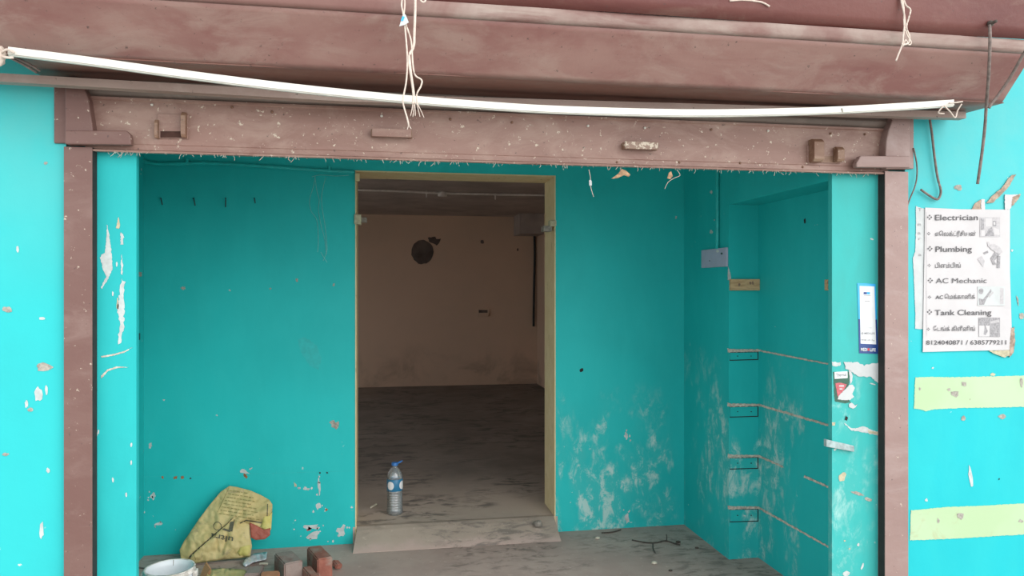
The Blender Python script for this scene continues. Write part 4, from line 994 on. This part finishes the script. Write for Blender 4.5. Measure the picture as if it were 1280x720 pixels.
def lump(name, c, r, mat, seed, label, cat, group=None, subd=2):
    bm = bmesh.new(); bmesh.ops.create_icosphere(bm, subdivisions=subd, radius=1)
    for v in bm.verts:
        d = v.co.normalized(); n = 1 + .35 * mnoise.noise(d * 1.7 + Vector((seed, 0, 0)))
        v.co = Vector((d.x * r[0], d.y * r[1], d.z * r[2])) * n
    lo = min(v.co.z for v in bm.verts)
    for v in bm.verts: v.co += Vector((c[0], c[1], c[2] - lo - .0005))
    me = bpy.data.meshes.new(name); bm.to_mesh(me); bm.free(); me.materials.append(mat)
    o = bpy.data.objects.new(name, me); COL.objects.link(o)
    return tag(o, label, cat, group)
pR = onZ(672, 657, ZR - .03)
lump('stone', (pR.x, YB - .075, ZR - .034), (.028, .024, .02), M['stone'], 3, 'small brown stone on the ramp below the doorway', 'stone')
a, b = onZ(463, 634.5, ZR + .006), onZ(470.5, 630, ZR + .006)
tag(tube('chalk_stub', [a, (a + b) / 2, b], .006, M['chalk']), 'small pale stub lying left of the bottle', 'stub')

# ================================================================== FLOOR CLUTTER, LEFT
# cement sack leaning on the wall
A0, A1 = Vector((0, 4.285, 0.0)), Vector((0, 4.415, 0.40))
nrm = Vector((0, -(A1.z - A0.z), (A1.y - A0.y))).normalized()
def lean(x, y, off=0.0):
    d = ray(x, y); o = Vector((0, 0, EYE)); q = A0 + nrm * off
    t = (q - o).dot(nrm) / d.dot(nrm); p = o + d * t
    return p
OUT = [(286.8, 607.3), (297.5, 609), (312.8, 613), (326.6, 619), (337, 625), (340.6, 630.6), (339.6, 649), (338, 660), (329, 663), (320, 657), (312, 655), (312.5, 668), (315, 682.5), (312.8, 695.5), (300.6, 697.8), (279, 699.5), (261, 702), (245, 704), (232, 703), (226, 698), (224.5, 687), (230, 676.5), (250, 647), (262.4, 630.6), (276, 614.5)]
c0, c1 = Vector((292, 648)), Vector((233, 699))
def crease(x, y, a, b, w):
    p = Vector((x, y)); ab = b - a; t = max(0, min(1, (p - a).dot(ab) / ab.dot(ab)))
    return math.exp(-((a + ab * t - p).length / w) ** 2)
def sack_h(x, y):
    e = edge_dist((x, y), OUT); h = 0.030 * (1 - math.exp(-e / 10))
    s = (Vector((x, y)) - c0).cross((c1 - c0).normalized()) if False else ((x - c0.x) * (c1.y - c0.y) - (y - c0.y) * (c1.x - c0.x)) / (c1 - c0).length
    if s > 0: h -= 0.010 * math.exp(-s / 6)
    h -= 0.014 * crease(x, y, Vector((271, 674)), Vector((272, 694)), 1.8) + 0.012 * crease(x, y, Vector((284, 668)), Vector((277, 692)), 1.8)
    h += 0.020 * crease(x, y, Vector((300, 650)), Vector((335, 638)), 6) - 0.018 * crease(x, y, Vector((300, 655)), Vector((326, 654)), 2.2)
    h += 0.016 * mnoise.noise(Vector((x * .06, y * .06, 0))) + 0.008 * mnoise.noise(Vector((x * .17, y * .17, 5)))
    return max(0.004, h)
FLAP = [(292, 647), (283, 656), (268, 669), (252, 683), (240, 694), (236, 701), (246, 703), (261, 701), (279, 698.5), (300, 696.8), (312, 694.5), (314.4, 682.5), (312, 668), (311.5, 656), (302, 651)]
def flap_h(x, y): return 0.016 + 0.012 * crease(x, y, c0, c1, 9)     # lifts along its open diagonal edge
def sack_pt(x, y, off=0.0):
    if off > 0.0015 and inside((x, y), FLAP): off += flap_h(x, y) + 0.0005
    return sack_raw(x, y, off)
def sack_raw(x, y, off=0.0):
    p = lean(x, y, sack_h(x, y) + off)
    p.y = min(p.y, YB - 0.006); p.z = max(p.z, 0.001)
    return p
def sack_bk(x, y):
    p = lean(x, y, -0.004); p.y = min(p.y, YB - 0.003); p.z = max(p.z, 0.0005); return p
sk = empty('cement_sack', 'crumpled khaki yellow cement sack leaning on the back wall', 'sack')
relief('sack_body', OUT, 1.8, sack_raw, sack_bk, M['sack'], sk)
relief('folded_flap', FLAP, 1.8, lambda x, y: sack_raw(x, y, flap_h(x, y) + 0.003 * mnoise.noise(Vector((x * .14, y * .14, 8)))), lambda x, y: sack_raw(x, y, 0.002 + 0.018 * crease(x, y, c0, c1, 5)), M['sack'], sk)
relief('red_panel', [(312, 653), (321, 657), (329, 662), (338, 660), (337.5, 669), (331, 674), (320, 675), (313.5, 672)], 2.5,
       lambda x, y: lean(x, y, 0.014 + 0.006 * mnoise.noise(Vector((x * .2, y * .2, 1)))), lambda x, y: lean(x, y, 0.0), M['sack_red'], sk)
relief('bright_yellow_edge', [(330, 646), (336, 645), (340.3, 640), (339, 662), (334, 664), (325.5, 659)], 2.5,
       lambda x, y: sack_pt(x, y, .006), lambda x, y: sack_pt(x, y, .001), M['sack_yellow'], sk)
relief('bright_yellow_edge', [(297, 690), (301, 684), (313, 681), (312.5, 695), (300.6, 697)], 2.5,
       lambda x, y: sack_pt(x, y, .004), lambda x, y: sack_pt(x, y, .001), M['sack_yellow'], sk)
def sack_txt(s_, x0, y0, x1, y1, h, m_, bold=0.02): text_px(s_, x0, y0, x1, y1, h, sack_pt, M[m_], sk, bold, .0035)
mesh_fold = relief('fold_grime_shadow', [(292.5, 646), (283.5, 654.5), (268, 667.4), (252, 681.4), (238, 693.6), (235, 698), (240, 696), (254, 683.5), (269, 670.4), (284, 657.5)], 1.5, lambda x, y: sack_raw(x, y, .0035), lambda x, y: sack_raw(x, y, .0005), M['sack_ink_shade'], sk)  # dark strip: grime and the shadow under the flap edge in one colour
sack_txt('ultra', 292, 671.5, 264, 666.5, -0 + 7.5, 'sack_ink_shade', .015)
def strip(pts_, w, m_):
    V, Fc = [], []
    P_ = resample([Vector(p) for p in pts_], 2.0)[:-1] if False else [Vector(p) for p in pts_]
    Q = []
    for i in range(len(P_) - 1):
        n = max(1, int((P_[i + 1] - P_[i]).length / 1.5))
        for k in range(n): Q.append(P_[i].lerp(P_[i + 1], k / n))
    Q.append(P_[-1])
    for i, p in enumerate(Q):
        t = (Q[min(i + 1, len(Q) - 1)] - Q[max(i - 1, 0)]).normalized(); nn = Vector((-t.y, t.x)) * w / 2
        V += [sack_pt(p.x + nn.x, p.y + nn.y, .0032), sack_pt(p.x - nn.x, p.y - nn.y, .0032)]
        if i: Fc.append((2 * i - 2, 2 * i - 1, 2 * i + 1, 2 * i))
    return mesh_obj('printed_mark', V, Fc, M[m_], sk)
strip([(291, 649), (288, 664)], 5.0, 'sack_ink_shade'); strip([(278, 661), (288, 664)], 2.6, 'sack_ink_shade')
strip([(286, 610), (272, 640)], .6, 'sack_ink_shade2'); strip([(334.5, 630), (334, 646)], .9, 'sack_ink_shade')
strip([(300, 654), (308, 650.5), (318, 652), (327, 653.5)], 1.4, 'sack_ink_shade')
strip([(276 + 0, 0 + 0)], 1, 'sack_ink_shade') if False else None
strip([(271.5, 652.5 + .0), (274, 653), (276.5, 656), (276.6, 660), (274, 662.6), (270, 662.4), (267.3, 660), (266.8, 656), (269, 653.2), (271.5, 652.5)], .8, 'sack_ink_shade')
strip([(245, 700), (242, 693), (244.5, 688)], .8, 'sack_ink_shade2')
for k in range(8):
    y = 613 + k * 4.1; xa = 287 - k * 1.9; xb = 316 + k * 1.2 - (6 if k % 3 == 0 else 0)
    x = xa
    while x < min(xb, 324):
        L = random.uniform(2, 6); strip([(x, y + (x - xa) * .16), (min(x + L, xb), y + (min(x + L, xb) - xa) * .16)], 1.0, 'sack_ink_shade2'); x += L + random.uniform(.8, 1.6)

# bucket
bz = 0.20; bc = onZ(212, 709, bz)
bk = empty('bucket', 'small white plastic paint bucket with a spattered rim', 'bucket')
bc = Vector((bc.x, bc.y, 0.0005)); r1, r0 = 0.108, 0.088
lathe('bucket_body', [(r0 - .003, 0), (r0, .003), (r1 - .004, bz - .03), (r1 - .004, bz - .002), (r1 - .007, bz - .002), (r1 - .007, bz - .03), (r0 - .004, .006), (0.002, .005), (0.002, 0)], bc, M['bucket'], bk, 48, closed=True)
lathe('rim', [(r1 - .006, bz - .024), (r1 + .004, bz - .024), (r1 + .005, bz - .020), (r1 + .001, bz - .016), (r1 + .001, bz - .006), (r1 + .004, bz - .004), (r1 + .002, bz), (r1 - .006, bz)], bc, M['bucket_rim'], bk, 48, closed=True, wob=lambda a, z: 1 + .006 * math.sin(5 * a + z * 90) * math.sin(11 * a))
for s_ in (-1, 1):
    p = bc + Vector((s_ * (r1 + .006), 0, bz - .03))
    boxes('handle_lug', [(p.x - .009, p.x + .009, p.y - .016, p.y + .016, p.z - .02, p.z + .012)], M['bucket_rim'], bk, bevel=.003)
hw = [bc + Vector(((r1 + .013) * math.cos(a), -(r1 + .02) * math.sin(a), bz - .035 - .04 * math.sin(a))) for a in [math.pi * k / 14 for k in range(15)]]
V, Fc = tube_geo(hw, circ(.003, 6)); mesh_obj('wire_handle', V, Fc, M['pvc'], bk, True)
p = bc + Vector((-.01, r1 - .006, bz)); 
V, Fc = tube_geo([p + Vector((0, 0, -.03)), p + Vector((.001, -.001, -.002))], circ(.002, 6)); mesh_obj('inner_drip', V, Fc, M['grey_chip'], bk)

# bricks
def brick(label, p, yaw, dims, mat, pitch=0, roll=0, seed=0, group='loose bricks on the recess floor', chipn=True):
    bm = bmesh.new(); L, W, H = dims
    bmesh.ops.create_cube(bm, size=1)
    for v in bm.verts: v.co = Vector((v.co.x * W, v.co.y * L, v.co.z * H))
    bmesh.ops.bevel(bm, geom=bm.edges[:], offset=.006, segments=2, affect='EDGES')
    bmesh.ops.subdivide_edges(bm, edges=bm.edges[:], cuts=2, use_grid_fill=True)
    for v in bm.verts:
        n = mnoise.noise(v.co * 28 + Vector((seed, 0, 0))); v.co += v.co.normalized() * n * .004
    R_ = Matrix.Rotation(yaw, 4, 'Z') @ Matrix.Rotation(pitch, 4, 'X') @ Matrix.Rotation(roll, 4, 'Y')
    for v in bm.verts: v.co = R_ @ v.co
    lo = min(v.co.z for v in bm.verts)
    for v in bm.verts: v.co += Vector((p[0], p[1], p[2] - lo - .0005))
    me = bpy.data.meshes.new('brick'); bm.to_mesh(me); bm.free(); me.materials.append(mat)
    o = bpy.data.objects.new('brick', me); COL.objects.link(o)
    return tag(o, label, 'brick', group)
def brick_px(label, far, near, right, H, L, W, mat, **k):
    """far/near: ends of the top left edge, right: near right top corner (pixels)"""
    a, b, c_ = onZ(far[0], far[1], H), onZ(near[0], near[1], H), onZ(right[0], right[1], H)
    d = (b - a); yaw = math.atan2(d.x, -d.y)
    L_ = L or d.length; W_ = W or (c_ - b).length
    u = Vector((math.sin(yaw), -math.cos(yaw), 0)); w = Vector((math.cos(yaw), math.sin(yaw), 0))
    cc = b - u * L_ / 2 + w * W_ / 2
    print('BRICK', label[:20], 'L', round(d.length, 3), 'W', round((c_ - b).length, 3), 'yaw', round(math.degrees(yaw), 1))
    return brick(label, (cc.x, cc.y, 0), yaw, (L_, W_, H), mat, **k)
brick_px('red brick set on edge, nearest the doorway', (383.5, 684), (397, 699.5), (414, 697), 0.11, None, 0.078, M['brick'], seed=1)
brick_px('dark mortar stained brick on edge left of the red brick', (342.5, 691.5), (355.5, 705), (376, 704), 0.11, None, 0.095, M['brick_dark'], seed=4)
brick_px('reddish brick lying flat between the two upright bricks', (377.5, 709), (389, 722), (400, 719), 0.07, 0.16, 0.045, M['brick'], seed=7)
brick_px('orange broken brick lying right of the cardboard', (328, 711), (322, 728), (341, 727), 0.075, 0.14, 0.09, M['brick_orange'], seed=9)
brick_px('grey mortar caked brick half behind the orange broken brick', (312, 705), (305, 718), (322, 717), 0.07, 0.13, 0.075, M['brick_dark'], seed=12)
p = onZ(421, 711, 0.0)
o = brick('small chip of red brick beside the upright red brick', (p.x, p.y, 0), .6, (.05, .04, .03), M['brick'], pitch=.3, roll=.25, seed=21, group='loose bricks on the recess floor')
o['category'] = 'brick chip'
def slab(name, label, cat, outl, z0, z1, zt, mat, h=.004, nz=.006, seed=0):
    """crumpled sheet: outline in pixels on a plane whose height goes from z0 (near) to z1 (far)"""
    ys = [p[1] for p in outl]; ya, yb = max(ys), min(ys)
    def fr(x, y):
        z = z0 + (z1 - z0) * (ya - y) / (ya - yb) + nz * (1 + mnoise.noise(Vector((x * .22, y * .22, seed))))
        return onZ(x, y, max(z, .003))
    o = relief(name, outl, 2.2, fr, lambda x, y: fr(x, y) - Vector((0, 0, h)), mat)
    bv = min(v.co.z for v in o.data.vertices)
    if bv < 0.0005 or bv > .002:
        for v in o.data.vertices: v.co.z += .0008 - bv
    return tag(o, label, cat)
slab('plastic_wrapper', 'crumpled silver plastic wrapper beside the yellow sack', 'wrapper', [(303, 702), (310, 694), (318, 690.5), (334, 688.5), (333, 697), (325, 699), (316, 701), (307, 706.5), (304.5, 705)], .004, .02, 0, M['wrapper'], .006, .012, 2)
a, b = onZ(324.5, 704.8, .006), onZ(335, 704.8, .006)
tag(tube('chalk_stub', [a, (a + b) / 2 + Vector((0, 0, .001)), b], .006, M['chalk']), 'small pale stub behind the orange broken brick', 'stub')
slab('sack_scrap', 'folded yellow sack scrap lying among the bricks', 'sack scrap', [(258, 719), (262, 711), (276, 709.5), (292, 710), (305, 711), (309, 714), (303, 722), (298, 732), (262, 732)], .03, .05, 0, M['sack'], .03, .01, 6)
# cardboard flap standing
a, b, c_, d_ = onZ(246, 724, .02), onZ(257, 703, .10), onZ(263, 712, .075), onZ(259, 724, .02)
cb = prism('cardboard_piece', [Vector((a.x, a.y, .001)), b, c_, Vector((d_.x, d_.y, .001))], Vector((.004, .006, 0)), M['cardboard'])
tag(cb, 'brown cardboard flap standing beside the bucket', 'cardboard')
for k, (x, y, r, lab) in enumerate([(747, 674, .012, 'pale pebble on the floor nearest the ramp'), (871, 686, .009, 'small dark pebble near the foot of the right wall'), (818, 705, .012, 'pale crumb of plaster on the floor in front of the twig'), (838, 714, .009, 'dark crumb at the bottom edge of the floor'), (848, 679, .012, 'dark clod at the right end of the twig')]):
    p = onZ(x, y, 0); lump('pebble', (p.x, p.y, 0), (r * 1.4, r, r * .7), M['chalk'] if k in (0, 2) else M['twig'], k * 3, lab, 'pebble', 'crumbs on the recess floor', 1)
tw = empty('twig', 'thin dark forked twig on the floor before the right wall', 'twig')
tube('stem', [onZ(x, y, .006) for x, y in [(790, 675), (800, 677), (812, 678.5), (822, 678), (832, 676), (842, 679), (850, 681)]], .004, M['twig'], tw)
tube('branch', [onZ(816, 680, .006), onZ(816.5, 686, .006), onZ(819, 691, .006)], .003, M['twig'], tw)
tube('branch', [onZ(833, 676, .006), onZ(833.5, 672, .02), onZ(833, 668, .03)], .003, M['twig'], tw)
tag(tube('root_fibre', [onZ(x, y, .005) for x, y in [(752, 666), (762, 665.5), (770, 664), (776, 662)]], .004, M['twig']), 'short dark twig along the foot of the back wall', 'twig')
tag(tube('floor_wire', [onZ(x, y, .005) for x, y in [(166, 707), (172, 709), (178, 710), (184, 711)]], .004, M['wire']), 'short dark wire on the floor left of the bucket', 'wire')
